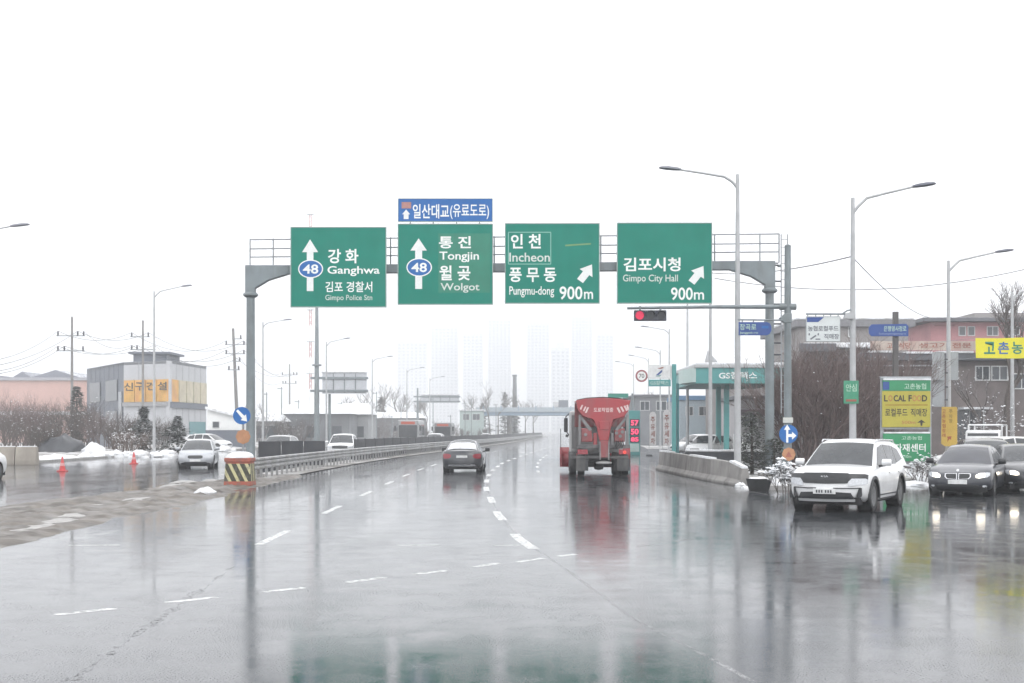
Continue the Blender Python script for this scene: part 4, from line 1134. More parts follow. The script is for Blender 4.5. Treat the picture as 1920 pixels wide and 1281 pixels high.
c = place(811, 132, FWD - R(3), 4.7); k = Car('van', 'white van oncoming in front of the dark bus', pwv, dict(MPV, W=1.75), c, FWD - R(3), cat='van'); sedan_front(k, False)
c = place(908, 205, FWD - R(4), 4.7); k = Car('sedan', 'white car oncoming at the far bend under the overpass', pwv, dict(SEDAN), c, FWD - R(4)); sedan_front(k, True)

# ------------------------------------------------------------------ red salt-spreader truck, seen from behind
TK = 53.0
tr = thing('salt_truck', 'red salt-spreader truck with V-shaped hopper driving away in the right lane', 'truck', (GX(1124, TK), TK, 0), R(-2))
m_tred = dirty('salt_truck_red', (.36,.012,.022), rough=.4, dirt=((.20,.07,.07), .7, 1.8))
m_tred2 = dirty('salted_red', (.27,.03,.035), rough=.55, dirt=((.20,.17,.165), .85, 3.0))
m_tgrey = dirty('salted_grey', (.16,.16,.165), rough=.6, dirt=((.32,.31,.30), .8, 2.6))
def tz(py): return ZT(py, TK)
def txx(px): return (px-1124)/F*TK*1.0
z_ = tz
# hopper: rear plate of the V
hp = M()
rearp = [(txx(1080),tz(751)),(txx(1100),tz(747.5)),(txx(1130),tz(746)),(txx(1160),tz(748)),(txx(1182),tz(751)),(txx(1177),tz(772)),(txx(1170),tz(781)),(txx(1150),tz(787)),(txx(1146),tz(800)),(txx(1118),tz(800)),(txx(1113),tz(787)),(txx(1093),tz(780)),(txx(1083),tz(768))]
hp.prism(rearp, .0, .08, 'y'); hopper = hp.build('hopper', m_tred, tr, bevel=.015)
sd = M()
top_l, top_r, lo_l, lo_r = txx(1080), txx(1182), txx(1118), txx(1146)
for (a_, b_) in (((top_l, tz(752)), (lo_l, tz(800))), ((top_r, tz(752)), (lo_r, tz(800)))):
    sgn = 1 if a_[0] < 0 else -1
    sd.add([(a_[0], .081, a_[1]), (b_[0], .081, b_[1]), (b_[0], 4.2, b_[1]), (a_[0], 4.2, a_[1]), (a_[0]+sgn*.04, .081, a_[1]), (b_[0]+sgn*.04, .081, b_[1]), (b_[0]+sgn*.04, 4.2, b_[1]), (a_[0]+sgn*.04, 4.2, a_[1])],
           [(0,1,2,3),(7,6,5,4),(0,4,5,1),(1,5,6,2),(2,6,7,3),(3,7,4,0)])
sd.bb(top_l, top_r, 4.201, 4.26, tz(800), tz(748)); sd.build('hopper_side', m_tred2, hopper)
cv = M(); vs = []
for y_ in (.085, 4.19):
    for px, py in ((1082,750),(1100,746.5),(1130,745),(1160,747),(1180,750)): vs.append((txx(px), y_, tz(py)+.02))
cv.add(vs, [(i, i+1, i+6, i+5) for i in range(4)]); cv.add([(x, y, z-.03) for x, y, z in vs], [(i, i+1, i+6, i+5) for i in range(4)])
cv.build('cover', m_tred, hopper, smooth=50)
def tpoly(name, pts, m_, y0=-.012, y1=-.002, parent=tr, bevel=0): return M().prism([(txx(a), tz(b)) for a, b in pts], y0, y1, 'y').build(name, m_, parent, bevel=bevel)
m_pale = mat('pale_reflective', (.72,.55,.54), .5, 0, .15, 8)
for x, y_ in ((1085,760),(1091,763),(1097.5,764)):
    tpoly('chevron', [(x+3.5,y_),(x+7,y_),(x+2.5,y_+10.5),(x-1,y_+10.5)] if x > 1096 else ([(x+6,y_-1),(x+8.5,y_),(x+4.5,y_+9),(x+2,y_+7)]), m_pale, parent=hopper)
for x in (1156, 1162.5, 1169, 1174):
    tpoly('chevron', [(x,765-(x-1156)*.28),(x+3.5,764-(x-1156)*.28),(x+8-(x > 1170)*3,773-(x-1156)*.30),(x+5-(x > 1170)*2,775-(x-1156)*.30)], m_pale, parent=hopper)
lettering('도로작업중', txx(1113), tz(773), txx(1150), tz(764.5), -.005, m_pale, hopper, bold=.02)
m_flap0 = mat('dirty_bumper', (.07,.07,.073), .6, 0, .3, 4, dirt=((.2,.19,.185),.6,3))
# chute and spinner
tpoly('chute', [(1119,800),(1146,800),(1143,813),(1141,826),(1124,826),(1121,813)], m_tred, -.05, .5, bevel=.02)
tpoly('chute_door', [(1123,790),(1143,790),(1142,806),(1124,806)], m_tred, -.09, -.051, bevel=.015)
tpoly('spinner_duct', [(1124,826.5),(1141,826.5),(1140,858),(1125,858)], m_tred2, -.25, .1, bevel=.02)
for x in (1123.5, 1139.5): tpoly('duct_edge', [(x,828),(x+2.5,828),(x+2.5,862),(x,862)], m_tgrey, -.28, -.251)
M().lathe([(.0,0),(.30,0),(.33,.03),(.33,.08),(.1,.12),(0,.12)], (txx(1132), -.12, tz(870)), n=20).build('spinner', mat('spinner_steel', (.5,.5,.5), .45, .5), tr, smooth=40)
# frame struts, side tanks, pumps
for pts in ([(1086,782),(1091,781),(1111,806),(1105,808)], [(1172,782),(1177,783),(1158,808),(1153,806)]): tpoly('strut', pts, m_tgrey, .1, .2)
for x0, x1 in ((1085,1089),(1174,1179)): tpoly('corner_post', [(x0,778),(x1,778),(x1,838),(x0,838)], m_tgrey, .05, .15)
tpoly('side_tank', [(1090,803),(1109,803),(1112,829),(1090,829)], m_tred2, .12, 2.6, bevel=.04)
tpoly('side_tank', [(1152,806),(1172,803),(1172,829),(1152,829)], m_tred2, .12, 2.6, bevel=.04)
tpoly('pump_box', [(1113,812),(1120,812),(1120,838),(1113,838)], m_tred, .1, .8, bevel=.02)
tpoly('pump_box', [(1145,812),(1151,812),(1151,838),(1145,838)], m_tgrey, .1, .8, bevel=.02)
for i, (x, y_) in enumerate(((1156,812),(1163,818),(1167,810),(1098,815))): M().tube((txx(x),.02,tz(y_)), (txx(x),.14,tz(y_)), .07, n=14).build('valve', m_tgrey, tr, smooth=40)
for q in range(4): M().path([(txx(1155+4*q),.0,tz(826)),(txx(1157+4*q),-.06,tz(833)),(txx(1150+5*q),-.02,tz(841))], .02, 6).build('hose', m_black, tr, smooth=50)
tpoly('cross_beam', [(1081,834),(1181,834),(1181,841),(1081,841)], mat('dirty_frame', (.10,.10,.105), .7, 0, .3, 4, dirt=((.3,.28,.27),.6,4)), -.02, .14, bevel=.01)
for x0, x1 in ((1083,1102),(1160,1180)):
    tpoly('tail_lamp', [(x0,843),(x1,843),(x1,852),(x0,852)], m_tl, -.06, .05, bevel=.01)
M().tube((txx(1171),-.075,tz(848)), (txx(1171),-.055,tz(848)), .07, n=16).build('lit_tail_lamp', mat('lit_tail', (.5,.03,.03), .3, emit=(1,.08,.05), estr=.5), tr, smooth=40)
M().bb(-1.2,1.2,.0,.1,tz(860),tz(855)).build('bumper', m_flap0, tr, bevel=.01)
m_flap = mat('mud_flap', (.035,.038,.043), .7, 0, .3, 4, dirt=((.16,.155,.15),.7,3))
for x0, x1 in ((1080,1103),(1157,1181)):
    tpoly('mud_flap', [(x0,860.5),(x1,860.5),(x1,883),(x0,883)], m_flap, .03, .05)
for ax in (.95, 2.3, 6.2):
    for sg in (-1, 1):
        for off in ((.0, .34) if ax < 4 else (.0,)):
            xx = sg*(1.08-off)-.14
            w_ = M().lathe([(.28,0),(.46,0),(.5,.05),(.5,.23),(.46,.28),(.28,.28)], (xx, ax, .5), 'x', 24).build('wheel', m_tyre, tr, smooth=40)
            M().lathe([(0,.05),(.28,.02),(.28,.24),(0,.2)], (xx, ax, .5), 'x', 18).build('rim', m_tgrey, w_, smooth=40)
M().bb(-.45,.45,.15,7.2,.62,.95).build('chassis', m_under, tr)
M().tube((-.8,.95,.5),(.8,.95,.5),.12,n=12).build('axle', m_under, tr); M().lathe([(0,-.25),(.22,-.18),(.26,0),(.22,.18),(0,.25)], (0,.95,.5), 'x', 14).build('differential', m_under, tr, smooth=40)
M().bb(-1.1,1.1,4.3,4.42,1.1,2.6).build('bulkhead', m_tgrey, tr)
m_cab = dirty('truck_cab_paint', (.5,.5,.5))
M().prism([(4.55,.9),(6.9,.9),(7.0,1.8),(6.8,2.75),(4.55,2.8)], -1.2, 1.2, 'x').build('cab', m_cab, tr, bevel=.1)
for sg, px in ((-1, 1068.5), (1, 1183)):
    if sg > 0: continue
    x = txx(px)*1.1
    M().bb(x-.09, x+.09, 5.9, 6.0, tz(811), tz(781)).build('mirror', m_trim, tr, bevel=.05)
    M().path([(sg*1.2,6.2,2.7),(x,5.98,2.55),(x,5.98,1.9),(sg*1.2,6.2,1.7)], .025, 8).build('mirror_arm', m_trim, tr, smooth=40)
    M().tube((x,5.95,tz(817)), (x+.1,5.95,tz(820)), .06, n=10).build('side_lamp', m_black, tr)
x = 1.36
M().bb(x-.08, x+.08, 5.9, 6.0, 1.9, 2.5).build('mirror', m_trim, tr, bevel=.05)
# plough blade carried ahead, its left end sticking out
pb = M(); vs = []
for i in range(9):
    t = i/8; x = -1.62+3.3*t; yo = 8.1 - .9*t
    for dz, dy in ((.18,.0),(.45,-.16),(.8,-.16),(1.12,.05)): vs.append((x, yo+dy, dz))
for i in range(9):
    t = i/8; x = -1.62+3.3*t; yo = 8.1 - .9*t + .06
    for dz, dy in ((.18,.0),(.45,-.16),(.8,-.16),(1.12,.05)): vs.append((x, yo+dy, dz))
pb.add(vs, [(i*4+j, i*4+j+1, i*4+5+j, i*4+4+j) for i in range(8) for j in range(3)] + [(36+i*4+j, 36+i*4+j+1, 36+i*4+5+j, 36+i*4+4+j) for i in range(8) for j in range(3)] + [(j, j+1, 37+j, 36+j) for j in range(3)] + [(32+j, 33+j, 69+j, 68+j) for j in range(3)] + [(i*4+3, i*4+7, 36+i*4+7, 36+i*4+3) for i in range(8)])
pb.build('plough_blade', m_tred, tr, smooth=40)
for i in range(4):
    t = i/3*.9; M().bb(-1.58+3.3*t, -1.52+3.3*t, 7.7-.9*t, 7.93-.9*t, .2, 1.08).build('blade_rib', m_tred, tr)
M().tube((-1.58,8.1,1.05),(-1.58,8.1,2.0),.018,n=6).build('marker_rod', m_dark, tr)
M().bb(-.4,.4,6.9,7.6,.5,.8).build('plough_mount', m_dark, tr)
# ================================================================== roadside things on the right
# concrete wall: shaped barrier ending in a rounded nose
cw = thing('concrete_wall', 'long stained low concrete barrier wall along the right kerb', 'barrier', (7.2, 62, 0))
wp = [Vector((7.25,62.0)), Vector((7.3,58)), Vector((7.45,53)), Vector((7.65,48.5)), Vector((7.85,45.6)), Vector((8.05,44.2))]
hs = [.92,.92,.88,.84,.80,.62]
sec = [(-.30,0),(-.30,.12),(-.17,.30),(-.11,1.0),(.11,1.0),(.17,.30),(.30,.12),(.30,0)]
for i in range(len(wp)-1):
    a, b = wp[i], wp[i+1]; d = (b-a).normalized(); n = Vector((-d.y, d.x))*-1
    vs = []
    g_ = .012
    for q, h in ((a+d*g_, hs[i]), (b-d*g_, hs[i+1])):
        for o_, z in sec: vs.append((q.x+n.x*o_-7.2, q.y+n.y*o_-62, z*h))
    M().add(vs, [(j, (j+1) % 8, 8+(j+1) % 8, 8+j) for j in range(8)] + [tuple(range(8)), tuple(range(15,7,-1))]).build('segment', m_conc, cw, bevel=.02)
    vs = []
    for q, h in ((a+d*g_, hs[i]), (b-d*g_, hs[i+1])):
        for o_, z in ((-.115,-.02),(-.10,.05),(.10,.055),(.115,-.02)): vs.append((q.x+n.x*o_-7.2, q.y+n.y*o_-62, h+z))
    if i in (0, 2, 4): M().add(vs, [(0,1,5,4),(1,2,6,5),(2,3,7,6),(0,4,7,3),(0,3,2,1),(4,5,6,7)]).build('snow_ridge', m_snow, cw)
for i, (px, py, r, h) in enumerate(((1388,913,.2,.16),(1398,916,.16,.1),(1455,913,.28,.34),(1466,917,.22,.22),(1712,910,.7,.16),(1730,903,.5,.18),(1725,898,.6,.3),(1700,896,.5,.35))):
    p = G(px, py); lump('snow_heap', ('small heap of snow at the nose of the concrete wall' if i < 2 else 'heap of snow between the planter and the white SUV' if i < 4 else 'heap of snow between the white SUV and the dark grey sedan'), p.x, p.y, r, h, seed=40+i, group=('snow heaps at the wall nose' if i < 2 else 'snow heaps beside the planter' if i < 4 else 'snow heaps behind the white SUV'))
# planter tub with snow
p = G(1423, 921)
pt_ = thing('planter', 'low black round planter tub filled with snow', 'planter', (p.x, p.y, 0))
M().lathe([(.0,.0),(.30,.0),(.36,.20),(.40,.36),(.41,.40),(.36,.40),(.34,.34),(0,.34)], n=24).build('tub', m_black, pt_, smooth=35)
M().lathe([(0,.44),(.2,.43),(.35,.39),(.35,.33),(0,.33)], n=20).build('snow', m_snow, pt_, smooth=60)
# market board: LOCAL FOOD frame
LD = 48.0
x0 = GX(1652, LD)
lb = thing('market_board', 'tall framed board reading LOCAL FOOD over a green farm supply panel', 'sign board', (GX(1700, LD), LD, 0))
def lq(px, py): q = P(px, py, LD); return (q.x-GX(1700, LD), q.z)
m_lg = mat('board_green', (.03,.25,.11), .45, 0, .1, 2); m_ly = mat('board_yellow', (.42,.37,.05), .45, 0, .08, 2); m_lf = mat('board_frame', (.36,.38,.40), .5, .2)
a, b = lq(1652, 706), lq(1747, 872)
for px in (1655, 1745): q = lq(px, 706); M().bb(q[0]-.05, q[0]+.05, .06, .16, 0, q[1]).build('post', m_lf, lb)
for py in (708, 803, 868): q = lq(1700, py); M().bb(a[0], b[0], .04, .18, q[1]-.04, q[1]+.04).build('cross_bar', m_lf, lb)
def lpan(name, r, m_, y0=-.03, y1=.03): u, v = lq(r[0], r[1]), lq(r[2], r[3]); return M().bb(u[0], v[0], y0, y1, v[1], u[1]).build(name, m_, lb)
def ltext(t, r, m_, y=-.033, bold=.01): u, v = lq(r[0], r[3]), lq(r[2], r[1]); return lettering(t, u[0], u[1], v[0], v[1], y, m_, lb, bold=bold)
lpan('header_panel', (1655,713,1744,733), m_lg); lpan('logo_block', (1655,716,1667,731), m_navy, -.034, -.031)
lpan('food_panel', (1654,733.5,1744,801), m_ly, -.031, .029); lpan('supply_panel', (1656,813,1744,865), m_lg)
lpan('snow_strip', (1656,710,1745,713), m_snow, -.05, .05); lpan('snow_strip', (1657,810,1743,812.8), m_snow, -.05, .05)
lpan('divider', (1659,758,1739,761), mat('ochre', (.35,.25,.03), .6), -.036, -.032)
m_ink = mat('dark_ink', (.035,.03,.025), .6); m_pal = mat('pale_green_ink', (.45,.62,.5), .6); m_fade = mat('faded_orange_ink', (.42,.19,.06), .6)
ltext('고촌농협', (1695,719,1736,730), m_pal)
ltext('L', (1657,741,1664,753), m_ink, bold=.03); ltext('O', (1665,741,1673,753), m_fade, bold=.03); ltext('CAL', (1675,741,1698,753), m_ink, bold=.03)
ltext('F', (1703,741,1709,753), m_ink, bold=.03); ltext('OO', (1710,741,1727,753), m_fade, bold=.03); ltext('D', (1728,741,1738,753), m_ink, bold=.03)
ltext('로컬푸드', (1659,766,1701,781), m_ink, bold=.012); ltext('직매장', (1707,766,1738,781), m_ink, bold=.012); ltext('500m', (1690,789,1716,795), m_fade, bold=.012)
M().prism([lq(*q) for q in ((1719,793),(1727,787),(1735,793),(1729.5,792.5),(1728.6,798.5),(1725.6,798.5),(1725,792.5))], -.036, -.031, 'y').build('arrow', m_ink, lb)
ltext('고촌농협', (1690,818,1728,825), m_pal); ltext('자재센터', (1676,832,1735,847), m_white, bold=.016); ltext('10m', (1696,853,1708,859), m_pal)
# market sign on the lamp post
s = Board('market_sign', 'white sign with blue corner hung from an arm of the street lamp', 'sign board', (1512,594,1575,640), 43.8, mat('pale_board', (.62,.66,.66), .5, 0, .06, 2), .05, rim=.012, rim_mat=m_lf)
s.poly([(1513,595),(1545,595),(1539,600),(1534,604),(1513,604)], m_navy, 'logo_block'); m_gink = mat('grey_ink', (.13,.14,.17), .6)
s.text('농협로컬푸드', (1515,611,1572,621), m_gink, .012); s.text('직매장', (1545,626,1573,636), m_gink, .012)
s.poly([(1518,636),(1529,628),(1531,630),(1521,637)], m_gink, 'road_mark'); s.poly([(1516,625),(1518.5,625),(1518.5,629),(1516,629)], m_gink, 'road_mark'); s.poly([(1533,625),(1535.5,625),(1535.5,629),(1533,629)], m_gink, 'road_mark'); s.poly([(1529,635),(1538,635),(1538,637),(1529,637)], m_gink, 'road_mark')
q0, q1 = s.q(1512, 588.5), s.q(1597, 588.5)
M().tube((q0[0],.06,q0[1]), (q1[0],.1,q1[1]), .03, n=8).build('arm', m_gantry, s.o, smooth=40)
M().path([(s.q(1580,588)[0],.08,q0[1]), (s.q(1590,582)[0],.09,s.q(0,582)[1]), (q1[0],.1,s.q(0,580.5)[1])], .025, 8).build('brace', m_gantry, s.o, smooth=40)
M().prism([s.q(*q) for q in ((1583,597),(1586,588),(1602,583),(1602,598))], .03, .2, 'y').build('clamp', m_lamp, s.o)
for px in (1515, 1530, 1545, 1558, 1572): x = s.q(px, 0)[0]; M().bb(x-.012, x+.012, .02, .06, s.q(0,594)[1], q0[1]).build('hanger', m_gantry, s.o)
s = Board('green_plate', 'small green plate strapped to the street lamp below the market sign', 'sign board', (1582,714,1610,757), 43.82, mat('plate_green', (.05,.27,.16), .5), .03)
s.text('안심', (1586,720,1606,734), m_pal, .01); s.poly([(1586,749),(1606,749),(1606,753),(1586,753)], m_red_paint, 'stripe'); M().bb(-.08,.08,.03,.12,.3,.36).build('strap', m_steel, s.o)
# navy street-name signs
sn_ = Board('street_name_sign', 'navy street-name sign with rounded end on an arm of the signal mast', 'street sign', (1386,604,1447,629), 46.4, m_navy, .03,
    poly=[(1385,604),(1438,604),(1443.5,606.5),(1446.5,612),(1446.5,620),(1443.5,626),(1438,629),(1385,629)])
sn_.text('장곡로', (1387,607.5,1418,619), m_pal, .01); sn_.text('Janggok-ro', (1387,622,1421,627), m_pal, .004); sn_.poly([(1428,611),(1441,611),(1441,616),(1428,616)], m_blue, 'mark')
M().tube((sn_.q(1384,0)[0],.02,sn_.q(0,599.5)[1]), (sn_.q(1470,0)[0],.25,sn_.q(0,599.5)[1]), .03, n=8).build('arm', m_gantry, sn_.o, smooth=40)
for px in (1392, 1413, 1434): x = sn_.q(px, 0)[0]; M().bb(x-.02, x+.02, .0, .04, sn_.q(0,605)[1], sn_.q(0,599)[1]).build('hanger', m_gantry, sn_.o)
SD2 = 52.0
nx = GX(1679, SD2)
ns_ = thing('street_name_sign', 'navy street-name sign with rounded start on a dark square post', 'street sign', (nx, SD2, 0))
def nq(px, py): q = P(px, py, SD2); return (q.x-nx, q.z)
M().bb(-.1,.1,-.1,.1,0,nq(0,585)[1]).build('post', mat('brown_grey_post', (.09,.085,.085), .6), ns_, bevel=.01)
M().prism([nq(*q) for q in ((1632,609),(1697,608),(1701,612),(1701,631),(1632,631),(1627.5,626),(1627,615))], -.16, -.11, 'y').build('panel', m_navy, ns_)
u, v = nq(1655,622), nq(1697,612); lettering('은행영사정로', u[0], u[1], v[0], v[1], -.163, m_pal, ns_, bold=.008)
u, v = nq(1646,629), nq(1696,624.5); lettering('Eunhaengyeongsajeong-ro', u[0], u[1], v[0], v[1], -.163, mat('dim_pale_ink', (.25,.32,.5), .6), ns_)
# orange vertical sign, cabinet backs on the third lamp
s = Board('vertical_sign', 'orange vertical plate with red writing on the street lamp', 'sign board', (1765,762,1795,836), 60.7, mat('amber_board', (.50,.33,.05), .5, 0, .1, 2), .05,
    poly=[(1766,763),(1793,763),(1795,766),(1795,832),(1788,837),(1772,837),(1765,832)])
m_rin = mat('red_ink', (.30,.07,.02), .6)
for i, ch in enumerate('고촌농협장례'): s.text(ch, (1766.5,768+i*9,1773,775+i*9), m_rin, .012)
for i, ch in enumerate('주차장'): s.text(ch, (1779,768+i*9,1786,775+i*9), mat('brown_ink', (.22,.15,.03), .6), .008)
s.poly([(1776,829),(1777,821),(1775,819),(1784,818),(1783,825),(1780.5,823)], m_rin, 'arrow'); M().bb(-.1,.1,.05,.2,.8,.9).build('strap', m_steel, s.o)
for i, (r, lb_) in enumerate((((1749,661,1770,712), 'upper pale grey sign back beside the orange sign lamp'), ((1749,713.5,1770,762), 'lower pale grey sign back beside the orange sign lamp'), ((1781,661,1796,712), 'narrow grey sign back right of the orange sign lamp'))):
    s = Board('grey_signboard', lb_, 'sign board', r, 60.6+.2*i, mat('grey_sign_back', (.34,.36,.38), .55, .2, .1, 2), .04, group='sign backs on the third lamp', rim=.02, rim_mat=m_lf)
    for t in (.25, .75): y_ = s.q(0, r[1]+(r[3]-r[1])*t)[1]; xx = s.q(1778,0)[0]; w_ = [s.q(r[0],0)[0], xx]; M().bb(min(w_), max(w_), .06, .1, y_-.03, y_+.03).build('bracket', m_dark, s.o)
# yellow banner
bn = Board('banner', 'bright yellow cloth banner with blue-green Korean letters stretched between posts', 'banner', (1829,634,2010,672), 57, mat('banner_yellow', (.72,.66,.03), .7, 0, .05, 2), .02, poly=[(1829,634),(1870,634.6),(2010,630),(2010,670),(1900,672.5),(1830,671.5)])
m_bi = mat('banner_ink', (.02,.20,.14), .6)
for i, ch in enumerate('고촌농협'): bn.text(ch, (1845+i*26,641,1866+i*26,664), (m_bi, mat('banner_blue', (.03,.12,.35), .6), m_bi, m_bi)[i], .022)
for py in (634, 671): M().tube((bn.q(1829,0)[0],.01,bn.q(0,py)[1]), (bn.q(1784,0)[0],3.8,bn.q(0,py+1)[1]+.02), .008, n=5).build('rope', m_steel, bn.o)

# ------------------------------------------------------------------ buildings on the right
m_win = mat('window_glass', (.05,.06,.07), .12, 0, .2, 2, spec=.6)
m_wf = mat('window_frame', (.55,.56,.56), .5)
def windows(parent, wall_y, rects, d, x0, frame=m_wf, pane=m_win, bars=True, dd=.06):
    """window parts on a wall that faces the road: rects in photo pixels at distance d, x0 = parent's x"""
    for r in rects:
        a, b = P(r[0], r[1], d), P(r[2], r[3], d)
        xa, xb, zt_, zb_ = a.x-x0, b.x-x0, a.z, b.z
        w = M(); t = .07
        for bb_ in ((xa,xb,zt_-t,zt_),(xa,xb,zb_,zb_+t),(xa,xa+t,zb_+t,zt_-t),(xb-t,xb,zb_+t,zt_-t)): w.bb(bb_[0], bb_[1], wall_y-dd, wall_y+.05, bb_[2], bb_[3])
        if bars and xb-xa > .8: w.bb((xa+xb)/2-.03, (xa+xb)/2+.03, wall_y-dd, wall_y+.05, zb_+t, zt_-t)
        fr = w.build('window', frame, parent)
        M().bb(xa+t*.9, xb-t*.9, wall_y-dd*.3, wall_y+.04, zb_+t*.9, zt_-t*.9).build('pane', pane, fr)
def block(name, label, d, x0p, x1p, top, depth, wallm, roofm, over=.4, rt=.25, base_z=0, snow=False, cat='building'):
    xa, xb = P(x0p, 808, d).x, P(x1p, 808, d).x; zt_ = ZT(top, d); xc = (xa+xb)/2
    t = thing(name, label, cat, (xc, d, base_z))
    M().bb(xa-xc, xb-xc, 0, depth, -.2, zt_-rt).build('wall', wallm, t)
    rf = M().bb(xa-xc-over, xb-xc+over, -over, depth+over, zt_-rt+.002, zt_).build('roof', roofm, t, bevel=.03)
    if snow: M().bb(xa-xc-over+.05, xb-xc+over-.05, -over+.05, depth+over-.05, zt_+.002, zt_+.16).build('roof_snow', m_snow, rf, bevel=.06)
    return t, xc
m_brown = mat('brown_brick_wall', (.155,.13,.125), .8, 0, .18, 1.5, bump=.3, bscale=20, dirt=((.11,.10,.10), .6, .5))
m_slate = mat('dark_slate', (.10,.105,.12), .6, 0, .2, 1.5, snow=.1)
t, xc = block('shop_building', 'brown-grey brick shop building behind the waiting cars', 82, 1626, 2120, 662, 14, m_brown, m_slate, .5, .5)
windows(t, 0, [(1828,686,1856,714),(1858,686,1890,714),(1790,768,1845,828),(1890,700,1940,730)], 82, xc)
sgn = M(); a, b = P(1632,640,81.5), P(1830,657,81.5)
sb = M().bb(a.x-xc, b.x-xc, -.62, -.45, b.z, a.z).build('fascia_sign', mat('cream_fascia', (.52,.46,.40), .6, 0, .15, 1, dirt=((.35,.12,.1), .5, 1.5)), t)
lettering('고촌식당', P(1662,655,81.5).x-xc, P(0,654,81.5).z, P(1706,655,81.5).x-xc, P(0,643,81.5).z, -.63, m_red_paint, sb, bold=.012)
lettering('생고기 전문', P(1722,655,81.5).x-xc, P(0,653,81.5).z, P(1820,655,81.5).x-xc, P(0,643,81.5).z, -.63, m_red_paint, sb, bold=.012)
for px0, px1, py in ((1632,1684,660),(1700,1750,662),(1760,1826,661)):
    a, b = P(px0,py,81.4), P(px1,py,81.4); M().bb(a.x-xc, b.x-xc, -.6, .3, b.z-.05, b.z+.1).build('snow_ledge', m_snow, t, bevel=.04)
M().bb(P(1620,0,82).x-xc, P(1750,0,82).x-xc, -.25, -.02, ZT(686,82)-.04, ZT(686,82)+.04).build('pipe', m_lf, t)
M().bb(P(1796,0,82).x-xc, P(1850,0,82).x-xc, -1.1, -.02, ZT(768,82), ZT(764,82)).build('awning', m_snow, t)
m_grw = mat('grey_render_wall', (.25,.235,.23), .8, 0, .12, .8, dirt=((.2,.19,.19), .5, .5))
t, xc = block('office_building', 'grey rendered building with overhanging dark flat roof behind the shrub', 90, 1500, 1703, 600, 12, m_grw, mat('grey_roof_edge', (.17,.17,.18), .6), .4, .5, snow=True)
windows(t, 0, [(1590,612,1604,632),(1652,612,1668,630),(1585,655,1602,685)], 90, xc)
M().bb(P(1500,0,90).x-xc, P(1660,0,90).x-xc, -1.4, 0, ZT(654,90), ZT(645,90)).build('canopy', m_snow, t, bevel=.05)
M().bb(P(1490,0,90).x-xc, P(1556,0,90).x-xc, -1.8, -1.41, ZT(662,90), ZT(647,90)).build('canopy_edge', m_slate, t)
t, xc = block('pink_building', 'pink rendered building with dark eaves beyond the brown shop', 118, 1745, 2150, 597, 14, mat('pink_render', (.42,.19,.20), .75, 0, .12, .6), m_slate, 1.0, .35)
windows(t, 0, [(1797,612,1811,630),(1814,612,1828,630),(1850,612,1872,630),(1890,612,1912,630)], 118, xc)
M().bb(P(1752,0,118).x-xc, P(1790,0,118).x-xc, -.04, -.01, ZT(612,118), ZT(609,118)).build('louvre', mat('dark_pink', (.3,.12,.13), .7), t)
M().bb(P(1842,0,118).x-xc, P(2100,0,118).x-xc, 2, 12, ZT(597,118)+.02, ZT(583,118)).build('parapet', m_grw, t)
t, xc = block('far_white_block', 'pale white block between the grey building and the pink building', 130, 1690, 1760, 612, 12, mat('pale_wall', (.6,.6,.6), .8), m_snow, .1, .2)
windows(t, 0, [(1706,622,1720,634),(1730,622,1742,634)], 130, xc)
# hall with a snowy pitched roof behind the petrol station
xa, xb = P(1352,0,125).x, P(1560,0,125).x
t = thing('snowy_hall', 'long hall with a snow-covered pitched roof behind the petrol station', 'building', ((xa+xb)/2, 125, 0)); w = (xb-xa)/2
M().bb(-w+.3, w-.3, 0, 12, -.2, ZT(690,125)).build('wall', m_grw, t)
za_, zb_ = ZT(688,125), ZT(650,125)
M().add([(-w,-.6,za_),(w,-.6,za_),(w+.4,6,zb_),(-w-.4,6,zb_),(w,12.6,za_),(-w,12.6,za_)] , [(0,1,2,3),(3,2,4,5),(0,3,5),(1,4,2),(0,5,4,1)]).build('roof', m_snow, t)
for i in range(4): x = -w+2+i*(2*w-4)/3; M().bb(x-.8, x+.8, -.05, .02, 2.2, 3.8).build('window', m_win, t)

# ------------------------------------------------------------------ petrol station
m_teal = mat('station_teal', (.07,.28,.275), .45, 0, .08, 1.5); m_tealp = mat('station_pale_panel', (.45,.58,.55), .45, 0, .06, 1.5)
CD = 84.0
xa, xb = P(1305,0,CD).x, P(1475,0,CD).x; xc = xa
t = thing('petrol_station_canopy', 'teal petrol station canopy with white lettering on teal columns', 'canopy', (xa, CD, 0))
zt_, zb_, ze = ZT(690,CD), ZT(719,CD), ZT(684,CD)
M().bb(0, xb-xa, 0, 12, zb_, zt_).build('fascia', m_teal, t); M().bb(-.1, xb-xa+.1, -.1, 12.1, zt_+.002, ze).build('roof_edge', m_lamp, t, bevel=.03)
M().bb(.05, xb-xa-.05, .05, 11.9, ze+.002, ze+.15).build('roof_snow', m_snow, t, bevel=.05)
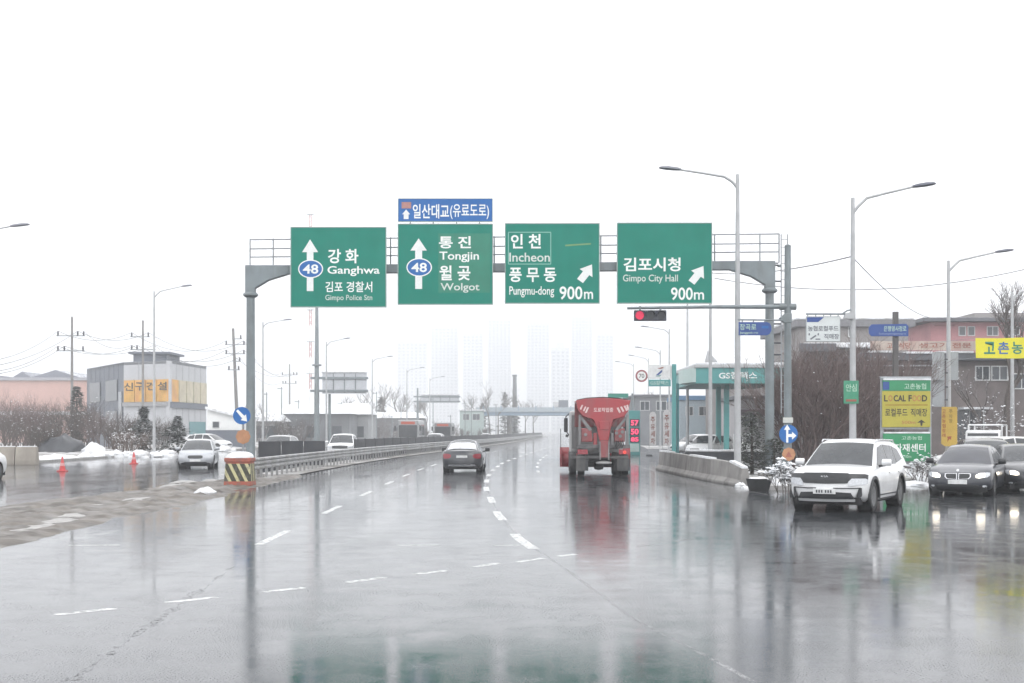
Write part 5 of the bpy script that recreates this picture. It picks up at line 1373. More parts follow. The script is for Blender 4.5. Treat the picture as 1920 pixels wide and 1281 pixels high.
# left end swings back to a pale logo panel
M().prism([(-.002,.01),(-.5,2.6),(-.5,5.0),(-.002,5.0)], zb_+.1, zt_+.01, 'z').build('end_fascia', m_tealp, t)
u = lettering('GS칼텍스', 1.5, zb_+.28, 4.0, zt_-.25, -.006, m_white, t, bold=.02)
for px, dy in ((1362, 2.0), (1347, 5.5), (1440, 4.0), (1470, 9)): x = P(px,0,CD+dy).x-xa; M().bb(x-.17, x+.17, dy-.17, dy+.17, 0, zb_).build('column', m_teal, t, bevel=.04)
for px, dy in ((1384, 3.2), (1404, 6.0)):
    pu = thing('fuel_pump', ('white fuel pump at the front island under the teal canopy', 'white fuel pump at the rear island under the teal canopy')[dy > 4], 'fuel pump', (P(px,0,CD+dy).x, CD+dy, 0))
    M().bb(-.3,.3,-.25,.25,0,1.7).build('cabinet', m_white, pu, bevel=.04); M().bb(-.22,.22,-.27,-.24,1.05,1.5).build('screen', m_win, pu); M().bb(-.4,.4,-.4,.4,0,.15).build('plinth', m_conc, pu)
    M().path([(.3,0,1.3),(.5,-.05,1.0),(.45,-.05,.5),(.32,-.02,.8)], .025, 6).build('hose', m_black, pu, smooth=50)
# station kiosk
t, xc = block('station_kiosk', 'pale petrol station kiosk with dark band behind the pumps', 97, 1385, 1475, 742, 8, mat('kiosk_wall', (.45,.44,.45), .7), m_slate, .3, .3)
windows(t, 0, [(1395,772,1415,800),(1420,772,1445,800)], 97, xc)
M().bb(P(1385,0,97).x-xc, P(1475,0,97).x-xc, -.1, -.01, ZT(778,97), ZT(768,97)).build('dark_band', mat('maroon_band', (.12,.07,.09), .6), t)
# pylon sign
PD = 76.0
px_ = GX(1265, PD)
t = thing('station_pylon', 'teal petrol station pylon with white logo panel and teal name strip', 'sign pylon', (px_, PD, 0))
def pq(px, py): q = P(px, py, PD); return (q.x-px_, q.z)
def pbox(name, r, m_, y0, y1, bevel=0): a, b = pq(r[0], r[1]), pq(r[2], r[3]); return M().bb(a[0], b[0], y0, y1, max(0, b[1]), a[1]).build(name, m_, t, bevel=bevel)
pbox('mast', (1260,683,1267.5,869), m_teal, -.15, .15, .02); pbox('mast', (1268.5,719,1273,869), mat('deep_teal', (.02,.12,.13), .5), -.1, .1, .02)
pbox('logo_panel', (1215,684,1257,710), mat('logo_white', (.66,.67,.67), .5), -.08, .08, .02); ns2 = pbox('name_strip', (1216,712,1257.5,724.5), m_teal, -.09, .09, .02)
pbox('edge_light', (1257.5,686,1259.5,712), m_white, -.05, .05)
for pts, m_ in (([(1232,691),(1244,688),(1243,691),(1237,692)], m_red_paint), ([(1229,704),(1238,696),(1242,693),(1241,698),(1234,704)], m_navy), ([(1228,706),(1240,703),(1237,706)], m_teal)):
    M().prism([pq(*q) for q in pts], -.09, -.082, 'y').build('emblem', m_, t)
u, v = pq(1219,722), pq(1254,714.5); lettering('GS칼텍스', u[0], u[1], v[0], v[1], -.094, m_tealp, t, bold=.01)
s = round_sign('speed_limit_sign', 'round white speed limit sign with red rim beside the petrol station pylon', 1203, 705, 11.5, PD, mat('red_rim', (.30,.09,.10), .5))
s.ell(1203, 705, 8.3, 8.3, m_white, 'face', lift=.004); s.text('70', (1198,701,1208,709), m_ink, .01, lift=.01)
M().tube((0,.04,s.q(0,705)[1]), (s.q(1216,0)[0],.08,s.q(0,708)[1]), .025, n=8).build('arm', m_steel, s.o, smooth=40)
# price board with red digits
QD = 100.0
qx = GX(1190, QD)
t = thing('price_board', 'teal fuel price board with glowing red digits beside the truck', 'sign board', (qx, QD, 0))
def qq(px, py): q = P(px, py, QD); return (q.x-qx, q.z)
def qbox(name, r, m_, y0, y1, bevel=0): a, b = qq(r[0], r[1]), qq(r[2], r[3]); return M().bb(a[0], b[0], y0, y1, max(0, b[1]), a[1]).build(name, m_, t, bevel=bevel)
qbox('cabinet', (1179,770,1200,856), m_teal, -.12, .12, .03); qbox('lower_panel', (1181,832,1198,847), m_tealp, -.14, -.121)
m_led = mat('red_led', (.4,.02,.06), .4, emit=(1.0,.06,.16), estr=1.0)
for i, (y0, y1, tx_) in enumerate(((788,798,'57'),(804,815,'50'),(820,828,'85'))):
    qbox('display', (1180.5,y0-2,1198.5,y1+2), m_sig, -.135, -.1205)
    a, b = qq(1182.5, y1), qq(1197, y0); lettering(tx_, a[0], a[1], b[0], b[1], -.138, m_led, t, 'digits', bold=.03)
# upright feather banners and clutter on the forecourt
m_fb = mat('white_banner_cloth', (.72,.70,.70), .8)
for i, (px, d, y0, lab) in enumerate(((1224, 98, 772, 'narrow white upright banner with red marks near the price board'), (1250, 92, 768, 'rounded white upright banner with red characters beside the pylon foot'))):
    x = GX(px, d); t = thing('upright_banner', lab, 'banner', (x, d, 0)); h = ZT(y0, d); zl = .8
    M().prism([(-.26,zl),(.26,zl),(.26,h-.25),(.16,h-.05),(0,h),(-.16,h-.05),(-.26,h-.25)], -.01, .01, 'y').build('cloth', m_fb, t); M().tube((-.28,.02,0), (-.28,.02,h), .02, n=6).build('pole', m_steel, t)
    for k_ in range(4): lettering('주유세차'[k_], -.16, zl+.1+(3-k_)*(h-zl-.4)/4, .16, zl+.1+(3-k_)*(h-zl-.4)/4+(h-zl-.4)/4.8, -.013, m_red_paint, t, bold=.02)
    M().lathe([(.25,0),(.25,.08),(.05,.12)], (-.28,.02,0), n=12).build('base', m_dark, t)
c = place(1302, 88, FWD - R(35), 4.7); k = Car('van', 'white high-roofed car waiting beside the petrol station pylon', pwv, dict(MPV, W=1.85), c, FWD - R(35), cat='car'); sedan_front(k, False)
c = place(1262, 101, FWD - R(60), 4.7); k = Car('van', 'white car at the rear of the petrol station forecourt', pwv, dict(MPV, W=1.85), c, FWD - R(60), cat='car'); sedan_front(k, False)
t = thing('snow_covered_sled', 'dark low rack with snow on its edge behind the concrete wall', 'rack', (9.4, 58, 0))
M().bb(-1.6,2.1,-.3,.3,.55,.95).build('frame', m_dark, t, bevel=.04); M().bb(-1.55,2.05,-.32,.28,.955,1.05).build('snow', m_snow, t, bevel=.04)
for x in (-1.5, .2, 2.0): M().bb(x-.04,x+.04,-.2,.2,.0,.55).build('leg', m_dark, t)
# green overhead sign behind the truck
t = thing('far_direction_sign', 'far green sign panel on a bent post just above the truck', 'road sign', (GX(1186,150), 150, 0))
M().tube((0,0,0),(0,0,ZT(738,150)),.13,n=10).build('post', m_gantry, t, smooth=40); a, b = P(1140,738,150), P(1178,746,150)
M().bb(a.x-GX(1186,150), b.x-GX(1186,150), -.1, 0, b.z, a.z).build('panel', m_green, t); M().tube((0,0,ZT(744,150)),(a.x-GX(1186,150),0,ZT(742,150)),.08,n=8).build('arm', m_gantry, t, smooth=40)
# ================================================================== vegetation
m_bark = mat('bark', (.085,.07,.062), .9, 0, .3, 6)
m_twig = mat('winter_twigs', (.135,.10,.095), .9, 0, .3, 5)
m_twig2 = mat('grey_winter_twigs', (.15,.135,.135), .9, 0, .3, 5)
m_needle = mat('dark_needles', (.035,.048,.040), .8, 0, .4, 4)
m_leaf = mat('dull_evergreen', (.05,.058,.045), .8, 0, .4, 5)
def branch(m, p, d, L_, r, depth, rg, spread, tips, nb=3, seg=2, up=.15, tw=None):
    q = p
    for i in range(seg):
        d2 = (d + Vector((rg.uniform(-1,1), rg.uniform(-1,1), rg.uniform(-.6,1)))*.22 + Vector((0,0,up*.3))).normalized()
        e = q + d2*L_/seg
        (m if r > .022 or tw is None else tw).tube(q, e, r*(1-.25*i/seg), r*(1-.25*(i+1)/seg), 5 if r > .03 else 3, cap=False)
        q, d = e, d2
        if depth > 0 and i < seg-1:
            for _ in range(nb-1):
                a = rg.uniform(0, 2*math.pi); s_ = spread*rg.uniform(.6,1.2)
                nd = (d + Vector((math.cos(a), math.sin(a), rg.uniform(-.2,.5)))*s_).normalized()
                branch(m, q, nd, L_*rg.uniform(.55,.8), r*.6, depth-1, rg, spread, tips, nb, seg, up, tw)
    if depth > 0:
        for _ in range(nb):
            a = rg.uniform(0, 2*math.pi); s_ = spread*rg.uniform(.5,1.1)
            nd = (d + Vector((math.cos(a), math.sin(a), rg.uniform(-.2,.5)))*s_).normalized()
            branch(m, q, nd, L_*rg.uniform(.6,.85), r*.62, depth-1, rg, spread, tips, nb, seg, up, tw)
    else: tips.append(q)
def snowbits(tips, rg, share, size):
    m = M()
    for q in tips:
        if rg.random() < share:
            s_ = size*rg.uniform(.5,1.4); a = rg.uniform(0, 3.14)
            u = Vector((math.cos(a), math.sin(a), rg.uniform(-.3,.3)))*s_; w = Vector((-math.sin(a), math.cos(a), rg.uniform(-.3,.3)))*s_*.5
            m.add([q-u, q+w, q+u, q-w, q+Vector((0,0,s_*.5))], [(0,1,4),(1,2,4),(2,3,4),(3,0,4),(0,3,2,1)])
    return m
def bare_tree(name, label, x, y, h, r=.12, depth=5, seed=1, spread=.75, group=None, tw=m_twig2, snow=.0, z=0, nb=2):
    rg = random.Random(seed); t = thing(name, label, 'tree', (x, y, z), 0, group)
    m, w, tips = M(), M(), []
    L_ = h*.27
    m.tube((0,0,-.1), (0,0,L_), r*1.25, r*.95, 9)
    branch(m, Vector((0,0,L_*.95)), Vector((0,0,1)), L_, r*.9, depth, rg, spread, tips, nb, 2, .25, w)
    m.build('trunk', m_bark, t, smooth=60); w.build('crown', tw, t)
    if snow: 
        sb_ = snowbits(tips, rg, snow, .06)
        if sb_.v: tag(sb_.build('snow', m_snow, t), kind='stuff')
    return t
def shrub(name, label, x, y, h, w, stems=9, depth=4, seed=1, tw=m_twig, snow=.15, group=None, z=0, nb=2, r=.03, ssize=.07):
    rg = random.Random(seed); t = thing(name, label, 'shrub', (x, y, z), 0, group); m, tips = M(), []; wd = M()
    for i in range(stems):
        a = rg.uniform(0, 6.28); rr = w*.5*math.sqrt(rg.random())*.75; lean = rr/(w*.5)*.5
        p0 = Vector((rr*math.cos(a)*.8, rr*math.sin(a)*.8, -.05)); d = Vector((math.cos(a)*lean, math.sin(a)*lean, 1)).normalized()
        branch(m, p0, d, h*rg.uniform(.26,.36), r, depth, rg, .62, tips, nb, 2, .1, None)
    m.build('crown', tw, t)
    if snow:
        sb_ = snowbits(tips, rg, snow, ssize)
        if sb_.v: tag(sb_.build('snow', m_snow, t), kind='stuff')
    return t
def evergreen(name, label, x, y, h, w, seed=1, n=2600, snow=.25, cone=True, mat_=m_needle, group=None, z=0, size=.13):
    rg = random.Random(seed); t = thing(name, label, 'tree' if cone else 'shrub', (x, y, z), 0, group)
    M().tube((0,0,-.1),(0,0,h*.85), .06+h*.012, .02, 7).build('trunk', m_bark, t, smooth=60)
    f, s_ = M(), M()
    for i in range(n):
        u = rg.random(); zz = h*(.06+.94*u)
        lay = .62+.38*math.sin(u*h*5.0+seed)+.35*mnoise.noise((u*4, seed*3.1, 1))
        R_ = w/2*((1-u)**.8*lay if cone else math.sqrt(max(0, 1-(2*u-.9)**2*.8))*(.8+.35*mnoise.noise((math.floor(u*5), seed, 0))))
        a = rg.uniform(0, 6.28); R_ *= max(.15, 1+.9*mnoise.noise((math.cos(a)*1.6+seed, math.sin(a)*1.6, zz*1.1)))
        rr = R_*math.sqrt(rg.uniform(.15,1)); c_ = Vector((rr*math.cos(a), rr*math.sin(a), zz-rr*(.25 if cone else 0)))
        s0 = size*rg.uniform(.5,1.3); o_ = Vector((math.cos(a), math.sin(a), rg.uniform(-.6,.25))); ta = Vector((-math.sin(a), math.cos(a), rg.uniform(-.4,.4)))
        white = rg.random() < snow*(1.3 if rr > R_*.6 else .4)
        if white: o_.z *= .3; ta.z *= .3
        (s_ if white else f).add([c_-ta*s0*.4, c_+o_*s0*.5-ta*s0*.25, c_+o_*s0*1.1, c_+o_*s0*.5+ta*s0*.3, c_+ta*s0*.4], [(0,1,2,3,4)])
    f.build('crown', mat_, t)
    if s_.v: tag(s_.build('snow', m_snow, t), kind='stuff')
    return t
# right: the big bare shrub and its neighbours
for i, (px, d, h, w, st, sd) in enumerate(((1560, 55, 5.6, 3.6, 30, 3), (1625, 58, 5.4, 3.0, 24, 5), (1515, 54, 4.9, 2.2, 20, 8))):
    shrub('bare_shrub', ('tallest dense brown leafless shrub behind the white SUV', 'snow-flecked brown leafless shrub behind the market board', 'slanting brown leafless shrub beside the signal mast')[i], GX(px, d), d, h, w, st, 5, sd, m_twig, (.0, .025, .01)[i], 'leafless shrubs on the verge', z=.1, r=.06, ssize=.05)
evergreen('round_evergreen', 'dull round evergreen bush with snow on top behind the wall end', GX(1410, 53), 53, 2.6, 1.5, 4, 2600, .16, False, m_leaf, z=.1, size=.11)
evergreen('low_evergreen', 'low dark evergreen bush between the gantry post and the signal mast', GX(1452, 51), 51, 1.5, 1.2, 6, 1600, .1, False, m_leaf, z=.1, size=.1)
shrub('low_shrub', 'low twiggy bush with snow clumps beside the white SUV bumper', GX(1474, 38.5), 38.5, 1.05, .9, 9, 4, 12, m_bark, .5, z=0, r=.014, ssize=.09)
for i, (px, d) in enumerate(((1722, 47), (1735, 49))): shrub('low_shrub', 'low snowy twigs under the market board', GX(px, d), d, 1.1, 1.2, 10, 3, 20+i, m_twig2, .5, 'low shrubs under the market board', r=.014, ssize=.08)
bare_tree('roadside_tree', 'large bare tree beside the fourth lamp by the brown shop', GX(1888, 79), 79, 9.6, .22, 6, 5, .7, snow=.06)
bare_tree('roadside_tree', 'bare snow-flecked tree in front of the brown shop windows', GX(1838, 74), 74, 5.2, .09, 5, 9, .7, snow=.3)
shrub('bare_shrub', 'grey tangled shrub along the shop wall behind the market board', GX(1650, 74), 74, 4.6, 4.0, 14, 4, 31, m_twig2, .25, r=.03, ssize=.1)
shrub('bare_shrub', 'thin grey shrub by the shop wall beyond the orange sign', GX(1850, 70), 70, 3.6, 3.0, 12, 4, 33, m_twig2, .2, r=.025, ssize=.08)
# ------------------------------------------------------------------ left roadside
grp = 'leafless bushes on the left bank'
for i, (px, d, h, w) in enumerate(((-10,104,3.6,5), (45,108,4.4,5), (95,112,4.2,5), (145,114,4.8,4), (195,112,3.6,4), (232,108,3.4,4), (298,114,3.0,4), (20,116,5.2,4), (70,98,2.4,3))):
    shrub('bank_bush', 'dark leafless bush on the snowy bank below the pink hall', GX(px, d), d, h, w, 24, 4, 50+i, (m_bark, m_twig, m_bark)[i % 3], .05, grp, z=.2, r=.04, ssize=.07)
evergreen('snowy_conifer', 'taller snow-laden conifer before the grey office', GX(270, 105), 105, 3.7, 3.4, 3, 2600, .42, True, z=.2, size=.26)
evergreen('snowy_conifer', 'broad snow-laden conifer near the silver sedan', GX(333, 106), 106, 2.9, 4.2, 5, 2600, .42, True, z=.2, size=.26)
evergreen('ivy_thicket', 'dark evergreen thicket climbing the roadside utility pole', GX(143, 118), 118, 6.0, 1.4, 7, 1800, .05, False, m_needle, size=.26)
for i, (px, d, h, w) in enumerate(((228,103,1.7,2.6), (255,102,1.9,2.6))): shrub('brown_bush', 'rust-brown clipped bush at the foot of the taller conifer', GX(px, d), d, h, w, 16, 4, 80+i, mat('rust_twigs', (.12,.085,.07), .9), .1, 'rust-brown bushes by the conifer', z=.2, r=.02)
tm = mat('black_tarp', (.035,.038,.045), .45, 0, .2, 2)
o_ = lump('tarp_mound', None, GX(115,98), 98, 1.8, 1.5, material=tm, seed=3); tag(o_, 'dark tarpaulin-covered mound on the left bank', 'mound')
lump('snow_mound', 'big white mound of cleared snow on the left bank', GX(176,97), 97, 1.0, .95, seed=6)
for i, (px, d, r, h) in enumerate(((215,92,.7,.5),(238,93,.6,.45),(262,92,.8,.55),(290,93,.6,.4),(100,82,.9,.4),(128,84,.7,.35),(315,97,.8,.5),(160,88,.6,.4),(190,90,.7,.5),(420,118,1.0,.5))):
    lump('bank_snow', 'grey-white clod of snow along the left kerb', GX(px, d), d, r, h, seed=90+i, group='snow clods along the left kerb')
# concrete blocks and cones
for i, (x0p, x1p) in enumerate(((-40, 30), (31.5, 70))):
    d = 71.5; xa, xb = GX(x0p, d), GX(x1p, d); t = thing('concrete_block', ('long weathered concrete block by the left kerb', 'short weathered concrete block at the end of the left row')[i], 'barrier', ((xa+xb)/2, d, 0)); w = (xb-xa)/2
    M().prism([(-.3,0),(.3,0),(.3,.25),(.16,1.0),(-.16,1.0),(-.3,.25)], -w, w, 'x').build('block', mat('tan_concrete', (.33,.30,.26), .75, 0, .15, 1.5, bump=.3, dirt=((.18,.16,.14),.6,1.5)), t, bevel=.02)
    M().bb(-w+.05,w-.05,-.14,.14,1.002,1.05).build('snow', m_snow, t, bevel=.02)
m_cone = mat('cone_red', (.55,.06,.06), .5, 0, .1, 5)
for i, (px, py) in enumerate(((117,884),(251,870))):
    p = G(px, py); t = thing('traffic_cone', ('red traffic cone nearer the concrete blocks', 'red traffic cone nearer the silver sedan')[i], 'traffic cone', (p.x, p.y, 0), 0, 'cones in the oncoming lane')
    M().bb(-.2,.2,-.2,.2,0,.05).build('base', m_cone, t, bevel=.01); M().lathe([(.15,.05),(.035,.66),(.03,.68),(0,.68)], n=16).build('cone', m_cone, t, smooth=40)
    M().lathe([(.112,.26),(.086,.40),(.08,.40),(.10,.26)], n=16).build('reflective_band', mat('pinkish_band', (.6,.3,.3), .5), t, smooth=40)

# ------------------------------------------------------------------ left buildings
m_clad = mat('light_metal_cladding', (.46,.47,.49), .5, .1, .06, .5); m_clad2 = mat('blue_grey_cladding', (.115,.13,.16), .55, .05, .08, .5)
pl_ = [(163,166),(232,150),(318,146),(387,160)]
pv = [Vector((P(a,0,d).x, d)) for a, d in pl_]; hz = 9.9
ob = thing('clad_office', 'grey metal-clad office with yellow sign panels and a rooftop box', 'building', (pv[1].x, pv[1].y, 0)); O_ = pv[1]
bk_ = [Vector((P(378,0,178).x, 178)), Vector((P(172,0,182).x, 182))]
for i in range(3):
    a, b = pv[i]-O_, pv[i+1]-O_; n = Vector((-(b-a).y, (b-a).x)).normalized()
    M().add([(a.x,a.y,-.2),(b.x,b.y,-.2),(b.x+n.x*.4,b.y+n.y*.4,-.2),(a.x+n.x*.4,a.y+n.y*.4,-.2),(a.x,a.y,hz),(b.x,b.y,hz),(b.x+n.x*.4,b.y+n.y*.4,hz),(a.x+n.x*.4,a.y+n.y*.4,hz)], [(0,3,2,1),(4,5,6,7),(0,1,5,4),(1,2,6,5),(2,3,7,6),(3,0,4,7)]).build('wall', m_clad2 if i == 0 else m_clad, ob)
    L_ = (b-a).length; nn = max(2, int(L_/2.2))
    for j in range(1, nn):
        q = a.lerp(b, j/nn); M().bb(q.x-.03, q.x+.03, q.y-.05, q.y+.03, 0, hz-.05).build('cladding_seam', m_clad2 if i == 0 else mat('seam_grey', (.33,.34,.36), .5), ob)
M().prism([(v-O_)[:2] for v in pv+bk_], hz-.3, hz+.05, 'z').build('roof', mat('roof_trim', (.24,.26,.29), .5), ob)
xa, xb = P(250,0,156).x-O_.x, P(313,0,156).x-O_.x
M().bb(xa, xb, 6, 12, hz, ZT(664,156)).build('rooftop_box', m_clad2, ob); M().bb(xa-.5, xb+.5, 5.6, 12.4, ZT(664,156)+.002, ZT(660,156)).build('rooftop_slab', m_clad2, ob)
m_amb = mat('amber_panel', (.60,.34,.07), .5, 0, .25, .8, dirt=((.55,.2,.1), .6, .9)); m_tan = mat('tan_panel', (.50,.45,.33), .5, 0, .15, 1)
def face_quad(i, t0, t1, z0, z1, name, m_, off=.12):
    a, b = pv[i]-O_, pv[i+1]-O_; n = Vector((-(b-a).y, (b-a).x)).normalized()*-1
    if n.y > 0: n = -n
    p0, p1 = a.lerp(b, t0)+n*.06, a.lerp(b, t1)+n*.06; q0, q1 = p0+n*off, p1+n*off
    return M().add([(p0.x,p0.y,z0),(p1.x,p1.y,z0),(q1.x,q1.y,z0),(q0.x,q0.y,z0),(p0.x,p0.y,z1),(p1.x,p1.y,z1),(q1.x,q1.y,z1),(q0.x,q0.y,z1)], [(0,3,2,1),(4,5,6,7),(0,1,5,4),(1,2,6,5),(2,3,7,6),(3,0,4,7)]).build(name, m_, ob)
zs0, zs1 = ZT(754,149), ZT(713,149)
for j in range(4): face_quad(1, .03+j*.243, .03+j*.243+.225, zs0, zs1, 'sign_panel', m_amb)
for j, ch in enumerate('신구건설'):
    a = (pv[1]-O_).lerp(pv[2]-O_, .06+j*.243); b = (pv[1]-O_).lerp(pv[2]-O_, .06+j*.243+.165)
    lettering(ch, a.x, zs0+1.3, b.x, zs1-.3, min(a.y, b.y)-.25, m_ink, ob, bold=.02)
for j in range(5): face_quad(2, .02+j*.195, .02+j*.195+.17, zs0, zs1, 'sign_panel', m_amb if j == 0 else m_tan)
face_quad(1, .02, .98, zs0-.5, zs0-.05, 'ledge', mat('ledge_grey', (.3,.3,.31), .6), .3); face_quad(2, .0, .98, zs0-.7, zs0-.05, 'ledge', m_clad2, .2)
for t0 in (.1, .55): face_quad(0, t0, t0+.3, 5.5, 8.0, 'window', m_win, .05)
for t0 in (.1, .55): face_quad(0, t0, t0+.3, 2.0, 4.3, 'window', m_win, .05)
face_quad(1, .1, .45, .2, 2.9, 'window', m_win, .05); face_quad(2, .5, .95, .2, 3.0, 'shop_door', mat('teal_glass', (.12,.28,.30), .2), .05); face_quad(0, .9, .97, .2, 6.5, 'down_pipe', m_lf, .1)
# pink hall with grey roof
t, xc = block('pink_hall', 'long pale pink hall with low grey roofs behind the left bank', 215, -160, 162, 708, 22, mat('salmon_wall', (.46,.29,.25), .8, 0, .1, .3), mat('hall_roof', (.30,.30,.33), .6), .4, .5)
for x0p, x1p, pk in ((-160,25,697),(25,60,697),(60,150,694)):
    a, b = P(x0p,0,215).x-xc, P(x1p,0,215).x-xc; z0, z1 = ZT(708,215)+.01, ZT(pk,215)
    M().add([(a,-.3,z0),(b,-.3,z0),(b,22,z0),(a,22,z0),((a+b)/2,-.3,z1),((a+b)/2,22,z1)], [(0,1,4),(3,5,2),(0,4,5,3),(1,2,5,4),(0,3,2,1)]).build('roof_gable', mat('gable_roof', (.16,.17,.21), .6, snow=.1), t)
for px in (-60, 10, 80): a = P(px,0,215).x-xc; M().bb(a-1.2, a+1.2, -.05, .02, 2, 4).build('window', m_win, t)
M().bb(P(-160,0,215).x-xc, P(162,0,215).x-xc, -1.5, -.02, ZT(778,215), ZT(772,215)).build('lean_to_snow', m_snow, t)
# white gabled house
HD = 135; xa, xb = P(388,0,HD).x, P(452,0,HD).x; xc = (xa+xb)/2
t = thing('white_house', 'small white gabled house beside the grey office', 'house', (xc, HD, 0)); w = (xb-xa)/2; ze, zr_ = ZT(784,HD), ZT(768,HD)
M().bb(-w,w,0,8,-.2,ze).build('wall', m_white, t); M().prism([(-w,ze),(-w+.1,zr_),(w,ze)], 0, 8, 'y').build('gable', m_white, t)
M().add([(-w-.1,-.4,zr_+.05),(w+.3,-.4,ze-.05),(w+.3,8.4,ze-.05),(-w-.1,8.4,zr_+.05),(-w-.1,-.4,zr_+.3),(w+.3,-.4,ze+.2),(w+.3,8.4,ze+.2),(-w-.1,8.4,zr_+.3)], [(0,3,2,1),(4,5,6,7),(0,1,5,4),(1,2,6,5),(2,3,7,6),(3,0,4,7)]).build('roof', m_snow, t)
windows(t, 0, [(398,790,412,803)], HD, xc)
M().bb(-w,w+1,-.6,-.4,0,ZT(812,HD)+.3).build('low_wall', m_clad2, t)
# sheds with snowy roofs behind the oncoming lanes
def shed(name, label, d, x0p, x1p, eave, ridge, depth, wallm):
    xa, xb = P(x0p,0,d).x, P(x1p,0,d).x; xc = (xa+xb)/2; w = (xb-xa)/2; t = thing(name, label, 'building', (xc, d, 0)); ze, zr_ = ZT(eave,d), ZT(ridge,d)
    M().bb(-w,w,0,depth,-.2,ze).build('wall', wallm, t)
    M().add([(-w-.4,-.5,ze),(w+.4,-.5,ze),(w*.8,depth/2,zr_),(-w*.8,depth/2,zr_),(w+.4,depth+.5,ze),(-w-.4,depth+.5,ze)], [(0,1,2,3),(3,2,4,5),(0,3,5),(1,4,2),(0,5,4,1)]).build('roof', m_snow, t)
    n = max(2, int(2*w/3.5))
    for i in range(n):
        x = -w+2*w*(i+.5)/n; M().bb(x-.7, x+.7, -.04, .03, .9, min(2.6, ze-.4)).build('window', m_win, t)
    return t
m_shed = mat('shed_grey', (.16,.17,.185), .7, 0, .2, .4, dirt=((.09,.09,.09), .6, .4))
shed('low_shed', 'low grey shed with a broad snowy roof beyond the cantilever frame', 190, 515, 655, 776, 757, 12, m_shed)
shed('low_shed', 'small pale shed with a snowy roof left of the broad grey shed', 180, 478, 520, 790, 772, 9, mat('shed_pale', (.34,.34,.34), .7))
shed('gabled_shed', 'gabled shed with snowy roof right of the broad grey shed', 200, 625, 690, 777, 755, 12, mat('shed_mid', (.27,.28,.29), .7))
shed('far_shed', 'long low far shed by the second sign frame', 262, 690, 790, 784, 772, 14, m_shed)
t, xc = block('far_green_block', 'far pale green block left of the overpass', 300, 862, 905, 768, 16, mat('pale_green_wall', (.36,.44,.42), .7), m_snow, .3, .3)
windows(t, 0, [(868,776,880,788),(886,776,900,788)], 300, xc)
t, xc = block('far_flat_block', 'far flat-roofed building behind the petrol station pylon', 170, 1192, 1262, 740, 16, m_shed, m_slate, .3, .3)
windows(t, 0, [(1200,752,1218,770),(1230,752,1250,770)], 170, xc)
t, xc = block('blue_roofed_block', 'far block with a blue band beyond the petrol station canopy', 140, 1275, 1340, 742, 10, mat('pale_blue_wall', (.35,.42,.46), .7), mat('blue_roof', (.10,.22,.38), .6), .2, .5)
windows(t, 0, [(1285,762,1300,780),(1310,762,1330,780)], 140, xc)

# ------------------------------------------------------------------ utility poles and wires
m_pole = mat('concrete_pole', (.20,.195,.19), .8, 0, .12, 2); m_wire = mat('wire', (.05,.05,.055), .6)
def upole(label, px, d, top, arms, lean=0, r=.17):
    x = GX(px, d); t = thing('utility_pole', label, 'utility pole', (x, d, 0)); h = ZT(top, d)
    M().tube((0,0,0),(lean*h,0,h), r, r*.6, 12).build('post', m_pole, t, smooth=40); ends = []
    for py, ins in arms:
        z = ZT(py, d); lx = lean*z; xs = [P(q,0,d).x-x for q in ins]
        M().bb(min(xs+[lx])-.15, max(xs+[lx])+.15, -.25, -.15, z-.16, z-.06).build('crossarm', m_steel, t)
        for q in xs:
            M().lathe([(.05,-.08),(.10,.0),(.07,.08),(.12,.16),(.07,.24),(.10,.32),(.04,.42),(0,.42)], (q,-.2,z-.06), n=8).build('insulator', m_dark, t, smooth=50); ends.append(Vector((x+q, d-.2, z+.36)))
    return ends
e0 = upole('tall utility pole with two crossarms wrapped in dark thicket', 135, 128, 594, ((628, (110,147,158)), (656, (110,122,157))))
e1 = upole('utility pole with two crossarms in front of the rooftop box', 268, 138, 601, ((630, (248,279)), (654, (248,258,290))))
e2 = upole('thick leaning utility pole with many crossarms behind the keep-right sign', 447, 150, 616, ((634, (452,)), (645, (425,458)), (662, (425,458)), (676, (450,)), (692, (430,448))), lean=-.045, r=.24)
e3 = upole('slim far utility pole with two crossarms before the low shed', 543, 232, 683, ((702, (530,551,557)), (718, (531,536,555))))
def wire(label, a, b, sag, group, n=14, r=.02):
    m = M(); pts = [a.lerp(b, i/n)-Vector((0,0,sag*4*(i/n)*(1-i/n))) for i in range(n+1)]
    o_ = Vector(a); m.path([p-o_ for p in pts], r, 4); tag(m.build('power_line', m_wire, loc=a), label, 'wire', group)
g_ = 'power lines along the left side'
for i in range(5): wire('thin power line between the thicket pole and the rooftop-box pole', e0[min(i, 5)], e1[i], .9, g_)
for i in range(5): wire('thin power line between the rooftop-box pole and the leaning pole', e1[i], e2[i+1], 1.6, g_)
for i, py in enumerate((672, 684, 690, 697)): wire('thin power line running off from the thicket pole', P(-60, py+8, 105), e0[(0,1,3,4)[i]], .8, g_)
for i in range(4): wire('thin power line between the leaning pole and the far slim pole', e2[i+2], e3[i], 1.8, g_)
wire('thin slack wire rising to the second street lamp', P(1335,512,70), P(1597,481,44.1), .25, None); wire('thin stay wire dropping from the second street lamp to the grey building', P(1600,484,44), P(1745,596,89), .4, None)
wire('long thin wire crossing behind the second street lamp', P(1340,522,72), P(1990,488,72), 1.1, None, 20)

